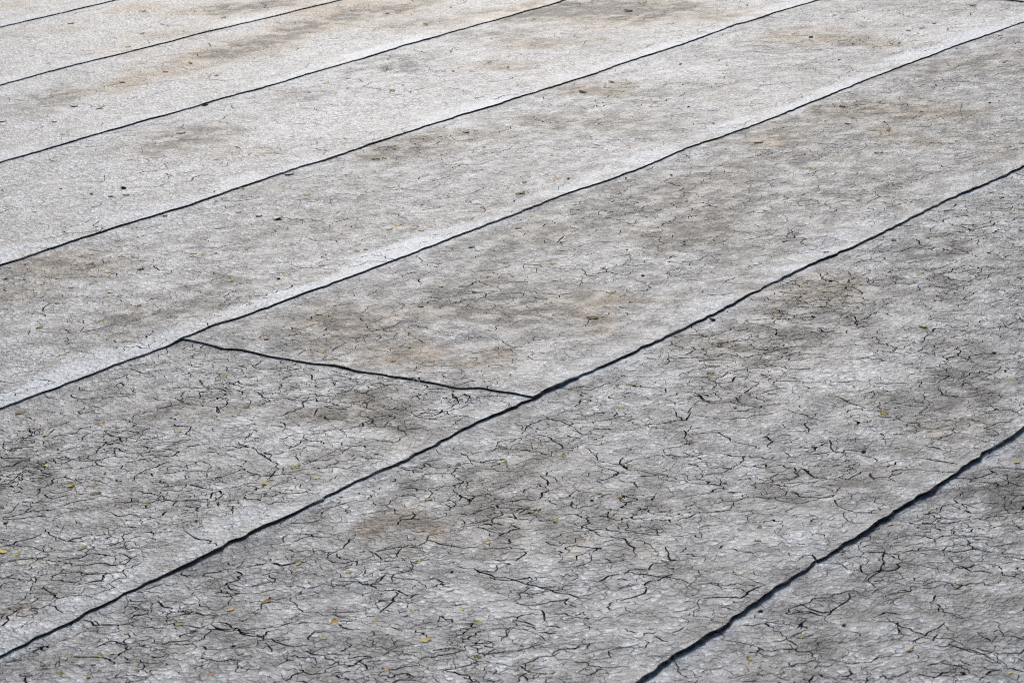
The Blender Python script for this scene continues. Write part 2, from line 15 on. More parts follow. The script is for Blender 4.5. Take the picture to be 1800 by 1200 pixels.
STAIN = [[6.275,5.955,0.16,0.6,0.5],[6.434,5.97,0.15,0.8,0.7],[6.582,5.997,0.14,0.9,0.8],[6.777,6.036,0.14,0.9,0.9],[6.958,6.031,0.15,0.8,0.9],[7.124,6.01,0.15,0.7,0.7],[7.27,5.941,0.18,0.6,0.6],[7.24,6.132,0.15,0.3,1.1],[7.047,6.188,0.12,0.0,0.9],[7.118,6.557,0.2,0.8,0.4],[6.976,6.601,0.16,0.6,0.4],[7.198,6.458,0.15,0.7,0.4],[6.923,6.695,0.15,0.3,0.4],[7.229,5.445,0.2,0.5,0.3],[7.315,5.358,0.2,0.7,0.6],[7.438,5.272,0.2,0.8,0.9],[7.479,5.129,0.2,0.8,1.1],[7.459,4.949,0.2,0.6,0.7],[7.18,5.021,0.15,0.3,0.6],[7.317,4.949,0.1,0.3,0.8],[6.777,5.064,0.12,0.4,0.6],[6.831,4.895,0.12,0.3,0.4],[7.398,4.677,0.15,0.4,0.4],[6.42,4.893,0.12,0.4,0.5],[6.88,5.259,0.14,0.6,0.2],[6.913,5.707,0.16,0.5,0.4],[7.058,5.618,0.15,0.4,0.3],[5.494,6.039,0.2,0.6,0.0],[5.283,5.866,0.15,0.5,0.1],[5.575,5.944,0.14,0.5,0.3],[5.972,5.928,0.14,0.5,0.7],[6.201,6.017,0.12,0.4,0.7],[5.773,5.927,0.1,0.2,0.6],[6.326,7.036,0.2,0.5,0.1],[6.486,6.908,0.14,0.4,0.2],[6.204,6.34,0.12,0.3,0.3],[6.517,6.424,0.2,0.3,0.3],[6.906,6.973,0.14,0.3,0.5],[6.806,7.55,0.12,0.5,0.4],[6.265,5.208,0.14,0.6,0.0],[6.403,5.248,0.14,0.5,0.1],[5.845,5.182,0.12,0.5,0.0],[5.254,5.149,0.15,0.5,0.2],[5.339,5.139,0.1,0.5,0.1],[5.089,5.06,0.14,0.4,0.2],[5.141,4.827,0.1,0.3,0.3],[6.2,4.431,0.09,0.6,0.9],[6.235,4.331,0.1,0.4,0.6],[6.192,4.2,0.1,0.5,0.2],[5.8,4.23,0.12,0.5,0.1],[5.808,4.099,0.16,0.5,0.1],[5.816,3.97,0.14,0.4,0.2],[6.369,4.075,0.12,0.4,0.2],[5.809,4.316,0.1,0.4,0.2],[7.156,4.036,0.12,0.8,0.8],[7.134,4.106,0.1,0.5,0.7],[7.145,3.908,0.1,0.5,0.5],[7.293,4.282,0.1,0.4,0.7],[6.801,3.897,0.15,0.5,0],[7.027,3.804,0.1,0.5,0.0],[7.856,3.99,0.1,0.4,0.5],[7.133,4.274,0.15,0.3,0.6],[6.764,3.587,0.12,0.6,0.1],[6.887,3.499,0.14,0.7,0.3],[7.041,3.463,0.14,0.7,0.3],[7.371,3.685,0.1,0.3,0.0],[6.214,3.546,0.14,0.8,0.4],[6.125,3.568,0.12,0.7,0.4],[6.326,3.463,0.12,0.6,0.4],[6.256,3.319,0.14,0.6,0.6],[6.244,3.243,0.1,0.6,0.5],[5.99,3.298,0.07,0.5,1.1],[5.94,3.136,0.08,0.4,0.6],[5.898,3.543,0.12,0.7,0.5],[5.784,3.546,0.07,0.8,0.9],[5.679,3.345,0.12,0.6,0.3],[5.44,3.422,0.14,0.6,0.2],[5.232,3.443,0.12,0.7,0.3],[5.028,3.476,0.13,0.9,0.1],[4.946,3.453,0.1,0.8,0.1],[4.917,3.24,0.14,0.8,0.3],[4.829,3.215,0.1,0.8,0.2],[5.185,3.248,0.14,0.6,0.2],[4.831,3.107,0.12,0.5,0.3],[4.782,3.488,0.12,0.4,0.3],[4.645,3.538,0.12,0.5,0.2],[4.3,3.346,0.13,0.9,0.2],[4.094,3.161,0.12,0.7,0.2],[4.138,3.269,0.1,0.6,0.2],[4.261,3.104,0.12,0.5,0.5],[4.185,2.993,0.06,0.5,1.4],[4.335,2.994,0.05,0.2,1.2],[3.871,3.023,0.06,0.3,1.1],[3.755,3.178,0.06,0.2,0.9],[3.864,3.221,0.09,0.4,0.6],[3.939,3.497,0.12,0.5,0.5],[3.767,3.381,0.07,0.3,0.5],[3.942,3.39,0.1,0.3,0.5],[6.034,2.986,0.12,0.5,0.2],[5.874,2.844,0.1,0.4,0.3],[5.524,3.044,0.12,0.6,0.1],[5.279,3.018,0.12,0.5,0.2],[3.737,3.886,0.13,0.8,0.1],[3.841,3.868,0.12,0.7,0.1],[3.972,3.906,0.12,0.7,0.0],[4.08,3.954,0.1,0.5,0.1],[4.049,4.456,0.1,0.6,0.5],[3.901,4.357,0.12,0.5,0.4],[4.051,4.324,0.1,0.4,0.5],[3.777,4.282,0.12,0.4,0.2],[4.38,4.157,0.12,0.4,0.1],[5.303,4.409,0.14,0.6,0.4],[5.466,4.379,0.13,0.6,0.4],[5.598,4.341,0.1,0.5,0.3],[4.87,4.173,0.1,0.4,0],[4.589,4.085,0.14,0.4,0.2],[4.696,3.832,0.12,0.4,0.1],[4.365,2.622,0.1,0.9,0.3],[4.508,2.665,0.1,0.7,0.5],[4.605,2.665,0.1,0.5,0.5],[4.204,2.54,0.12,1.0,0.1],[4.279,2.519,0.1,0.8,0.1],[4.06,2.493,0.12,0.7,0.1],[3.905,2.486,0.12,0.5,0.1],[4.941,2.598,0.1,0.9,0.0],[4.948,2.644,0.08,0.8,0.1],[4.771,2.403,0.12,0.4,0.0],[4.737,2.479,0.1,0.4,0],[4.135,2.642,0.1,0.6,0.5],[4.605,2.777,0.06,0.5,0.3],[4.159,2.119,0.1,0.9,0],[4.106,2.069,0.09,0.9,0],[3.974,2.037,0.1,0.8,0.1],[3.88,2.012,0.07,0.7,0.3],[4.044,2.119,0.1,0.5,0],[4.273,2.129,0.09,0.6,0],[3.519,2.014,0.1,0.5,0],[3.504,2.104,0.1,0.5,0],[3.69,1.799,0.1,1.1,0],[3.621,1.785,0.09,1.1,0],[3.623,1.751,0.08,1.0,0],[3.596,1.804,0.06,0.6,0],[2.926,3.372,0.1,0.9,0],[2.963,3.434,0.09,0.8,0.1],[2.923,3.311,0.08,0.6,0],[3.506,3.031,0.09,0.8,0.2],[3.472,2.948,0.09,0.9,0.1],[3.478,3.05,0.08,0.5,0.3],[3.503,3.156,0.08,0.4,0.0],[3.394,3.38,0.07,0.5,0],[3.361,3.29,0.08,0.5,0.2],[2.456,2.869,0.05,0.9,0.2],[2.448,2.836,0.05,0.7,0.2],[2.687,2.357,0.03,1.1,0],[3.287,2.658,0.06,0.9,0],[3.24,2.561,0.08,0.6,0.2],[3.041,2.563,0.06,0.4,0.6],[3.042,2.589,0.05,0.4,0.6],[3.075,2.414,0.08,0.5,0.2],[3.457,2.586,0.06,0.5,0.3],[3.356,2.587,0.06,0.6,0.2],[3.321,2.464,0.06,0.5,0.2],[3.199,2.459,0.07,0.6,0.2],[3.131,2.251,0.05,0.5,0.5],[3.332,2.32,0.06,0.5,0.1],[2.905,1.771,0.05,0.8,0.1],[2.938,1.753,0.05,0.6,0.1],[2.987,1.706,0.06,0.5,0],[3.267,1.784,0.04,0.4,0.3],[3.155,1.8,0.06,0.4,0],[3.082,1.53,0.05,0.4,0],[2.568,2.478,0.06,0.4,0],[3.352,2.971,0.07,-1.0,0],[3.301,3.037,0.06,-0.8,0],[3.346,2.807,0.05,-0.6,0],[4.121,2.365,0.12,-0.8,0],[4.106,2.271,0.1,-0.7,0],[3.953,2.306,0.1,-0.5,0],[3.877,2.089,0.08,-0.4,0],[3.791,2.642,0.05,-0.5,0],[5.574,4.841,0.2,-0.5,0],[5.7,4.729,0.2,-0.6,0],[5.28,4.974,0.15,-0.5,0],[5.388,5.581,0.15,-0.6,0.0],[5.689,5.756,0.12,-0.6,0],[6.661,6.148,0.1,-0.8,0],[6.069,5.495,0.15,-0.5,0],[7.222,3.828,0.15,-0.7,0],[7.493,3.806,0.15,-0.8,0],[7.604,4.178,0.12,-0.6,0],[6.211,3.784,0.2,-0.6,0],[6.569,4.304,0.2,-0.5,0],[6.561,4.618,0.15,-0.6,0],[6.711,7.418,0.1,-0.8,0],[5.78,6.341,0.12,-0.5,0],[4.414,3.561,0.08,-0.3,0],[4.531,3.295,0.1,-0.5,0],[4.386,3.269,0.1,-0.3,0],[4.682,3.196,0.06,-0.6,0],[5.109,3.282,0.1,-0.1,0],[3.945,3.285,0.05,0.1,0.3],[2.714,3.05,0.08,-0.3,0],[3.843,2.863,0.06,-0.7,0],[3.774,2.881,0.05,-0.8,0]]
BEAD = {"L7":[[[3.4251,1.8889],[3.4787,1.8869],[3.5449,1.8858]]],"L6":[[[3.1569,2.7559],[3.1979,2.7514],[3.2487,2.7544]],[[3.0416,2.7602],[3.0854,2.7595],[3.1165,2.7603]],[[3.2838,2.7506],[3.3146,2.7494],[3.3578,2.7513]],[[3.923,2.7436],[3.9575,2.7402],[3.9987,2.7409]],[[4.882,2.7364],[4.947,2.7363],[5.0121,2.7385]],[[4.8333,2.738],[4.8597,2.7384]],[[2.9217,2.7589],[2.9478,2.7543],[2.9858,2.7561]]],"C":[[[3.6527,3.2682],[3.6471,3.2193],[3.6436,3.1582]],[[3.6508,3.0925],[3.6482,3.048]],[[3.6399,2.9994],[3.6422,2.946]]]}
QUAD = [[7.3357,8.3994],[8.5022,3.9583],[2.9302,1.3636],[2.1924,2.6946]]

scene = bpy.context.scene
col = scene.collection

# ------------------------------------------------------------------ camera
cam_data = bpy.data.cameras.new("camera")
cam_data.sensor_width = 36.0
cam_data.lens = CAM["f"] / 1800.0 * 36.0
cam_data.clip_start = 0.1
cam_data.clip_end = 2000.0
cam_data.dof.use_dof = True
cam_data.dof.focus_distance = 5.6
cam_data.dof.aperture_fstop = 16.0
cam = bpy.data.objects.new("camera", cam_data)
col.objects.link(cam)
_r, _u, _f = [Vector(v) for v in CAM["R"]]
_m = Matrix((_r, _u, -_f)).transposed().to_4x4()
_m.translation = Vector((0.0, 0.0, CAM["h"]))
cam.matrix_world = _m
scene.camera = cam

# ------------------------------------------------------------------ sky and sun (hazy daylight from ahead)
SUN_AZ = math.atan2(CAM["R"][2][0], CAM["R"][2][1]) + math.radians(1)   # clockwise from +Y
SUN_EL = math.radians(34)
world = bpy.data.worlds.new("World")
scene.world = world
world.use_nodes = True
wn = world.node_tree
bg = wn.nodes["Background"]
sky = wn.nodes.new("ShaderNodeTexSky")
sky.sky_type = 'NISHITA'
sky.sun_disc = False
sky.sun_elevation = SUN_EL
sky.sun_rotation = SUN_AZ
sky.air_density = 1.0
sky.dust_density = 1.5
sky.ozone_density = 1.0
wn.links.new(sky.outputs[0], bg.inputs[0])
bg.inputs[1].default_value = 0.08
sun_data = bpy.data.lights.new("sun", 'SUN')
sun_data.energy = 1.3
sun_data.angle = math.radians(18)
sun_data.color = (1.0, 0.98, 0.96)
sun = bpy.data.objects.new("sun", sun_data)
col.objects.link(sun)
_d = Vector((math.sin(SUN_AZ) * math.cos(SUN_EL), math.cos(SUN_AZ) * math.cos(SUN_EL), math.sin(SUN_EL)))
sun.rotation_euler = _d.to_track_quat('Z', 'Y').to_euler()
sun.location = _d * 30.0

scene.view_settings.view_transform = 'Standard'
scene.view_settings.look = 'None'
scene.view_settings.exposure = 0.70
scene.view_settings.gamma = 1.0
scene.view_settings.use_curve_mapping = False
scene.cycles.use_denoising = False
scene.cycles.pixel_filter_type = 'BLACKMAN_HARRIS'
scene.cycles.filter_width = 1.0
scene.cycles.max_bounces = 5
scene.cycles.diffuse_bounces = 3

rng = random.Random(11)
nrs = np.random.RandomState(5)

# ------------------------------------------------------------------ small helpers
def waves2(seed, n, lo, hi, ay=1.0):
    """Smooth random field of n sinusoids, wavelengths lo..hi metres."""
    r = np.random.RandomState(seed)
    lam = np.exp(r.uniform(math.log(lo), math.log(hi), n))
    th = r.uniform(0, math.pi * 2, n)
    kx = 2 * math.pi / lam * np.cos(th)
    ky = 2 * math.pi / lam * np.sin(th) * ay
    ph = r.uniform(0, 2 * math.pi, n)
    def f(x, y):
        x = np.asarray(x, float); y = np.asarray(y, float)
        o = np.zeros(np.broadcast(x, y).shape)
        for a, b, c in zip(kx, ky, ph):
            o = o + np.sin(a * x + b * y + c)
        return o / math.sqrt(n / 2.0)
    return f

def smooth(a, b, x):
    t = np.clip((np.asarray(x, float) - a) / (b - a), 0, 1)
    return t * t * (3 - 2 * t)

def inside_quad(x, y, grow=0.0):
    q = np.array(QUAD); c = q.mean(0)
    ok = np.ones(np.broadcast(x, y).shape, bool)
    for i in range(4):
        a, b = q[i], q[(i + 1) % 4]
        n = np.array([b[1] - a[1], a[0] - b[0]]); n = n / np.linalg.norm(n)
        if (c - a) @ n < 0: n = -n
        ok &= ((x - a[0]) * n[0] + (y - a[1]) * n[1]) > -grow
    return ok

# ------------------------------------------------------------------ materials
def new_mat(name):
    m = bpy.data.materials.new(name); m.use_nodes = True
    nt = m.node_tree
    return m, nt, nt.nodes["Principled BSDF"]

class NT:
    def __init__(self, nt): self.nt = nt
    def n(self, t, **kw):
        o = self.nt.nodes.new(t)
        for k, v in kw.items(): setattr(o, k, v)
        return o
    def link(self, a, b): self.nt.links.new(a, b)
    def val(self, sock, v):
        if hasattr(v, "is_linked") or isinstance(v, bpy.types.NodeSocket): self.link(v, sock)
        else: sock.default_value = v
    def math(self, op, a, b=None, c=None, clamp=False):
        o = self.n("ShaderNodeMath", operation=op); o.use_clamp = clamp
        self.val(o.inputs[0], a)
        if b is not None: self.val(o.inputs[1], b)
        if c is not None: self.val(o.inputs[2], c)
        return o.outputs[0]
    def ss(self, x, a, b, lo=0.0, hi=1.0):
        o = self.n("ShaderNodeMapRange", interpolation_type='SMOOTHSTEP')
        self.val(o.inputs[0], x); self.val(o.inputs[1], a); self.val(o.inputs[2], b)
        o.inputs[3].default_value = lo; o.inputs[4].default_value = hi
        return o.outputs[0]
    def mix(self, f, a, b):
        o = self.n("ShaderNodeMix", data_type='RGBA')
        self.val(o.inputs[0], f); self.val(o.inputs[6], a); self.val(o.inputs[7], b)
        return o.outputs[2]
    def noise(self, vec, scale, detail=3.0, rough=0.55, dist=0.0):
        o = self.n("ShaderNodeTexNoise")
        self.link(vec, o.inputs["Vector"]); o.inputs["Scale"].default_value = scale
        o.inputs["Detail"].default_value = detail; o.inputs["Roughness"].default_value = rough
        o.inputs["Distortion"].default_value = dist
        return o
    def vor(self, vec, scale, feature='F1', rnd=1.0):
        o = self.n("ShaderNodeTexVoronoi", feature=feature)
        self.link(vec, o.inputs["Vector"]); o.inputs["Scale"].default_value = scale
        o.inputs["Randomness"].default_value = rnd
        return o
    def warp(self, vec, scale, amount, detail=3.0):
        nz = self.noise(vec, scale, detail)
        s = self.n("ShaderNodeVectorMath", operation='SUBTRACT'); self.link(nz.outputs["Color"], s.inputs[0]); s.inputs[1].default_value = (.5, .5, .5)
        q = self.n("ShaderNodeVectorMath", operation='SCALE'); self.link(s.outputs[0], q.inputs[0]); q.inputs["Scale"].default_value = amount
        a = self.n("ShaderNodeVectorMath", operation='ADD'); self.link(vec, a.inputs[0]); self.link(q.outputs[0], a.inputs[1])
        return a.outputs[0]
    def attr(self, name):
        o = self.n("ShaderNodeAttribute"); o.attribute_name = name
        return o.outputs["Fac"]

def felt_material():
    m, nt, p = new_mat("weathered_felt")
    g = NT(nt)
    pos = g.n("ShaderNodeNewGeometry").outputs["Position"]
    flat = g.n("ShaderNodeVectorMath", operation='MULTIPLY'); g.link(pos, flat.inputs[0]); flat.inputs[1].default_value = (1, 1, 0)
    P = flat.outputs[0]
    dirt_tone_a, rust_a, band, crk = g.attr("dirt"), g.attr("rust"), g.attr("band"), g.attr("crackle")
    # --- crinkled, pasty skin: lumps about 12 mm across with creases between them
    na = g.noise(P, 82.0, 3.0, 0.62)
    A = na.outputs["Fac"]
    sb = g.n("ShaderNodeVectorMath", operation='SUBTRACT'); g.link(na.outputs["Color"], sb.inputs[0]); sb.inputs[1].default_value = (.5, .5, .5)
    sc_ = g.n("ShaderNodeVectorMath", operation='SCALE'); g.link(sb.outputs[0], sc_.inputs[0]); sc_.inputs["Scale"].default_value = 0.018
    ad = g.n("ShaderNodeVectorMath", operation='ADD'); g.link(P, ad.inputs[0]); g.link(sc_.outputs[0], ad.inputs[1])
    Pw = ad.outputs[0]
    cells = g.vor(Pw, 92.0, 'F1').outputs["Distance"]
    e1 = g.vor(Pw, 44.0, 'DISTANCE_TO_EDGE').outputs["Distance"]
    brk = g.noise(P, 17.0, 4.0, 0.6)
    sepb = g.n("ShaderNodeSeparateColor"); g.link(brk.outputs["Color"], sepb.inputs[0])
    nb = g.math('SUBTRACT', 1.0, g.math('MULTIPLY', band, 0.7))
    c1 = g.math('MULTIPLY', g.ss(e1, 0.02, 0.13, 1.0, 0.0), g.math('MULTIPLY', g.ss(sepb.outputs[0], 0.39, 0.56), nb))
    e0 = g.vor(g.warp(P, 16.0, 0.06, 3.0), 17.0, 'DISTANCE_TO_EDGE').outputs["Distance"]
    c0 = g.math('MULTIPLY', g.math('MULTIPLY', g.ss(e0, 0.022, 0.062, 1.0, 0.0), g.math('MULTIPLY', crk, 0.6)), g.math('MULTIPLY', g.ss(sepb.outputs[2], 0.44, 0.54), nb))
    c1 = g.math('MAXIMUM', c1, c0)
    hgt = g.math('MULTIPLY', cells, -0.45)
    hgt = g.math('MULTIPLY_ADD', A, 1.0, hgt)                # about 0.1 .. 0.6
    # --- shade painted into low spots, and dirt
    blot = g.noise(P, 3.0, 5.0, 0.62, 0.5).outputs["Fac"]
    dirt = g.math('ADD', g.math('MULTIPLY', dirt_tone_a, g.ss(sepb.outputs[0], 0.36, 0.64, 0.35, 1.55)), g.math('MULTIPLY_ADD', blot, 1.2, -0.60))
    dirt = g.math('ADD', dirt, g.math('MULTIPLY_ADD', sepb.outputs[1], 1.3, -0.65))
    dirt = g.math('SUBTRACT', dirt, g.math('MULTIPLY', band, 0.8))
    more = g.ss(dirt, -0.6, 1.4)                       # 0 pale, clean .. 1 dark, dirty
    pit = g.ss(g.math('ADD', hgt, g.math('MULTIPLY', more, -0.24)), 0.275, 0.345, 1.0, 0.0)  # low spots of the crinkle: grime, with their shade painted in as colour
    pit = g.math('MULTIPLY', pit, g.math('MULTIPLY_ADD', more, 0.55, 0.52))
    rn = g.noise(P, 45.0, 4.0, 0.7).outputs["Fac"]
    tick = g.math('MULTIPLY', g.ss(rn, 0.57, 0.645), g.math('MULTIPLY_ADD', more, 0.5, 0.5))
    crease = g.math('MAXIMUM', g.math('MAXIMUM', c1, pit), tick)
    # --- colour
    base = g.mix(g.ss(hgt, 0.15, 0.5), (0.53, 0.53, 0.53, 1), (0.64, 0.64, 0.637, 1))
    mot = g.ss(sepb.outputs[1], 0.40, 0.62)
    base = g.mix(g.math('MULTIPLY', mot, 0.16), base, (0.25, 0.245, 0.235, 1))
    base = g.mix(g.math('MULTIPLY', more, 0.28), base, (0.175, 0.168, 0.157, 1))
    base = g.mix(g.math('MULTIPLY', band, 0.7), base, (0.40, 0.49, 0.59, 1))
    warm = g.math('MULTIPLY', g.ss(sepb.outputs[2], 0.45, 0.70), g.ss(blot, 0.40, 0.62))
    base = g.mix(g.math('MULTIPLY', warm, 0.5), base, (0.50, 0.41, 0.27, 1))
    rf = g.math('MULTIPLY', g.ss(rn, 0.36, 0.62, 0.35, 1.0), g.math('MULTIPLY', rust_a, 1.6), clamp=True)
    base = g.mix(rf, base, (0.38, 0.205, 0.03, 1))
    speck = g.vor(P, 60.0, 'F1')
    sep = g.n("ShaderNodeSeparateColor"); g.link(speck.outputs["Color"], sep.inputs[0])
    sk = g.math('MULTIPLY', g.ss(sep.outputs[0], 0.80, 0.85), g.ss(speck.outputs["Distance"], 0.12, 0.3, 1.0, 0.0))
    sk = g.math('MULTIPLY', sk, g.math('MULTIPLY_ADD', rust_a, 0.9, 0.26), clamp=True)
    base = g.mix(sk, base, (0.34, 0.20, 0.03, 1))
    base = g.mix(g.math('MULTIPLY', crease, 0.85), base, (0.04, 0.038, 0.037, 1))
    g.link(base, p.inputs["Base Color"])
    p.inputs["Roughness"].default_value = 0.5
    g.link(g.math('MULTIPLY', g.math('MULTIPLY_ADD', more, -0.7, 1.0), 0.42), p.inputs["Specular IOR Level"])
    # --- relief
    h = g.math('MULTIPLY', hgt, 0.0066)
    h = g.math('MULTIPLY', h, g.math('MULTIPLY_ADD', band, -0.5, 1.0))
    h = g.math('MULTIPLY_ADD', c1, -0.0022, h)
    bmp = g.n("ShaderNodeBump"); bmp.inputs["Strength"].default_value = 1.0; bmp.inputs["Distance"].default_value = 0.6
    g.link(h, bmp.inputs["Height"]); g.link(bmp.outputs[0], p.inputs["Normal"])
    return m

def simple_material(name, c1, c2, scale, rough=0.85, bump=0.0, bscale=200.0, spec=0.25):
    m, nt, p = new_mat(name); g = NT(nt)
    pos = g.n("ShaderNodeNewGeometry").outputs["Position"]
    nz = g.noise(pos, scale, 4.0, 0.6).outputs["Fac"]
    g.link(g.mix(g.ss(nz, 0.35, 0.65), (*c1, 1), (*c2, 1)), p.inputs["Base Color"])
    p.inputs["Roughness"].default_value = rough
    p.inputs["Specular IOR Level"].default_value = spec
    if bump:
        b = g.n("ShaderNodeBump"); b.inputs["Distance"].default_value = bump
        g.link(g.noise(pos, bscale, 4.0, 0.6).outputs["Fac"], b.inputs["Height"]); g.link(b.outputs[0], p.inputs["Normal"])
    return m

M_FELT = felt_material()
M_CRACK = simple_material("crack_bitumen", (0.012, 0.012, 0.012), (0.03, 0.029, 0.027), 150.0, 0.9)
M_EDGE = simple_material("bitumen_cut_edge", (0.010, 0.010, 0.010), (0.045, 0.045, 0.044), 120.0, 0.8, 0.003, 260.0)
def edge_material():
    m, nt, p = new_mat("bitumen_cut_edge"); g = NT(nt)
    pos = g.n("ShaderNodeNewGeometry").outputs["Position"]
    a = g.noise(pos, 120.0, 4.0, 0.6).outputs["Fac"]; b = g.noise(pos, 4.5, 3.0, 0.6).outputs["Fac"]
    c = g.mix(g.ss(a, 0.35, 0.65), (0.012, 0.012, 0.012, 1), (0.05, 0.05, 0.049, 1))
    pale = g.math('MULTIPLY', g.ss(b, 0.50, 0.64), g.ss(a, 0.38, 0.58, 0.35, 1.0))      # pale coating still clinging to the edge
    g.link(g.mix(g.math('MULTIPLY', pale, 0.8), c, (0.26, 0.255, 0.25, 1)), p.inputs["Base Color"])
    p.inputs["Roughness"].default_value = 0.95
    p.inputs["Specular IOR Level"].default_value = 0.08
    return m
M_EDGE = edge_material()
M_BEAD = simple_material("old_sealant", (0.28, 0.28, 0.278), (0.42, 0.415, 0.41), 90.0, 0.8, 0.004, 160.0)
M_DECK = simple_material("deck_felt", (0.05, 0.05, 0.05), (0.09, 0.09, 0.088), 20.0)
M_DEB = {
    'yellow': simple_material("leaf_yellow", (0.42, 0.29, 0.025), (0.60, 0.45, 0.06), 300.0, 0.6),
    'orange': simple_material("leaf_orange", (0.50, 0.24, 0.03), (0.64, 0.36, 0.08), 300.0, 0.6),
    'olive': simple_material("leaf_olive", (0.22, 0.19, 0.02), (0.40, 0.33, 0.05), 300.0, 0.65),
    'brown': simple_material("leaf_brown", (0.10, 0.05, 0.015), (0.30, 0.15, 0.03), 300.0, 0.7),
    'dark': simple_material("dark_crumb", (0.012, 0.011, 0.010), (0.035, 0.03, 0.025), 300.0, 0.8),
    'chip': simple_material("pale_chip", (0.62, 0.58, 0.45), (0.75, 0.72, 0.62), 300.0, 0.7),
    'twig': simple_material("twig_grey", (0.10, 0.085, 0.065), (0.18, 0.16, 0.13), 200.0, 0.8),
}

# ------------------------------------------------------------------ the roof surface as functions
T = 0.0046                      # felt thickness
LAP, LAP2 = 0.10, 0.17
LAPH = {4: 0.0046, 5: 0.0036, 6: 0.0034, 7: 0.0036, 8: 0.0036, 9: 0.0036, 10: 0.0036}   # step at each lap
X0, X1 = -2.5, 13.5
_w1 = waves2(1, 14, 0.45, 2.2)
_w2 = waves2(2, 12, 0.18, 0.45)
_buckle = waves2(8, 10, 0.10, 0.28)
_bmask = waves2(9, 8, 0.6, 1.8)

def zwave(x, y):
    x = np.asarray(x, float); y = np.asarray(y, float)
    bl = 0.0065 * np.exp(-((x - 3.630) / 0.020) ** 2 - ((y - 2.900) / 0.050) ** 2)      # blister beside the cross joint
    return bl + 0.0013 * _w1(x, y) + 0.0006 * _w2(x, y) + 0.0011 * _buckle(np.asarray(x) * 0.45, np.asarray(y) * 1.3) * smooth(-0.2, 1.4, _bmask(x, y))

EDGES = []                      # lower edge of every strip, bottom to top
_names = ['L7', 'L6', 'L5', 'L4', 'L3', 'L2', 'L1']
_ew = waves2(21, 10, 0.25, 1.6)
_ef = waves2(22, 10, 0.03, 0.12)
def make_edge(mean, pts, k):
    if pts is not None:
        px = np.array([q[0] for q in pts]); py = np.array([q[1] for q in pts])
        o = np.argsort(px); px, py = px[o], py[o]
    def f(x):
        x = np.asarray(x, float)
        gen = mean + 0.006 * _ew(x, k * 7.3)
        if pts is None: r = gen
        else:
            t = np.interp(x, px, py)
            a = smooth(px[0] - 0.5, px[0], x) * (1 - smooth(px[-1], px[-1] + 0.5, x))
            r = gen * (1 - a) + t * a
        return r + (0.0021 if k < 6 else 0.0014) * _ef(x, k * 3.1)
    return f
_means = [float(np.mean([q[1] for q in SEAM[n]])) for n in _names]
_all = [(-1.69, None), (-0.80, None), (0.10, None), (1.00, None)] + [(m_, SEAM[n]) for m_, n in zip(_means, _names)]
_top = _means[-1]
_all += [(_top + 0.89 * i, None) for i in (1, 2, 3, 4)]

NSTRIP = len(_all) - 1
K0 = 3                          # index of the strip whose upper edge is L7
KX = 5                          # strip between L6 and L5, with the cross joint
KX2 = 6                         # strip between L5 and L4, second cross joint
_liftn = waves2(31, 10, 0.14, 0.8)
def lift(x, k):
    base = {4: 0.0022, 5: 0.0010, 6: 0.0003, 7: 0.0006, 8: 0.0006, 9: 0.0006, 10: 0.0006}.get(k, 0.0015)
    return np.clip(base * (0.85 + 0.5 * _liftn(x, k * 5.7)), 0.0, 0.008)

def at_height(pts, k):
    """seam points were surveyed for a lip 10 mm up; move each to the lip's real height."""
    out = []
    pts = [pts[0]] + [((a[0] + 2 * b[0] + c[0]) / 4, (a[1] + 2 * b[1] + c[1]) / 4) for a, b, c in zip(pts, pts[1:], pts[2:])] + [pts[-1]]
    for x, y in pts:
        z = T + LAPH.get(k, 0.0034) + float(lift(x, k)) + float(zwave(x, y))
        d = (z - 0.0100) / CAM["h"]
        out.append((x - x * d, y - y * d))
    return out
EDGES = [make_edge(m_, None if p_ is None else at_height(p_, i), i) for i, (m_, p_) in enumerate(_all)]

_cy = np.array([q[1] for q in CROSS]); _cx = np.array([q[0] for q in CROSS])
_o = np.argsort(_cy); _cy, _cx = _cy[_o], _cx[_o]
def cross_x(y, k):
    y = np.asarray(y, float)
    if k == KX:
        return np.interp(y, _cy, _cx) + 0.0007 * _ef(y, 91.0)
    return CROSS2[0][0] + 0.004 * _ew(y * 2, 55.0)
def cross_raise(x, y, k):
    u = x - cross_x(y, k)
    return 0.0030 * (u >= -1e-6) * (1 - smooth(LAP, LAP2, u))

def sheet_z(x, y, k, side):
    """height of the top face of strip k (side: 'L' left of a cross joint, 'R' right of it or whole)."""
    v = y - EDGES[k](x)
    z = T + LAPH.get(k, 0.0034) * (1 - smooth(LAP, LAP2, v)) + lift(x, k) * np.exp(-np.maximum(v, 0) / 0.045) + zwave(x, y)
    for kk in (KX, KX2):
        if k == kk and side == 'R':
            z = z + cross_raise(x, y, kk) + 0.0008 * np.exp(-np.maximum(x - cross_x(y, kk), 0) / 0.03) * (0.6 + 0.5 * _liftn(y, 3.0))
        if k == kk + 1:         # the next strip rides over the raised joint
            yy = EDGES[kk + 1](x)
            z = z + 0.0030 * smooth(-0.05, 0.005, x - cross_x(yy, kk)) * (1 - smooth(LAP, LAP2, x - cross_x(yy, kk))) * (1 - smooth(LAP, LAP2, v))
    return z

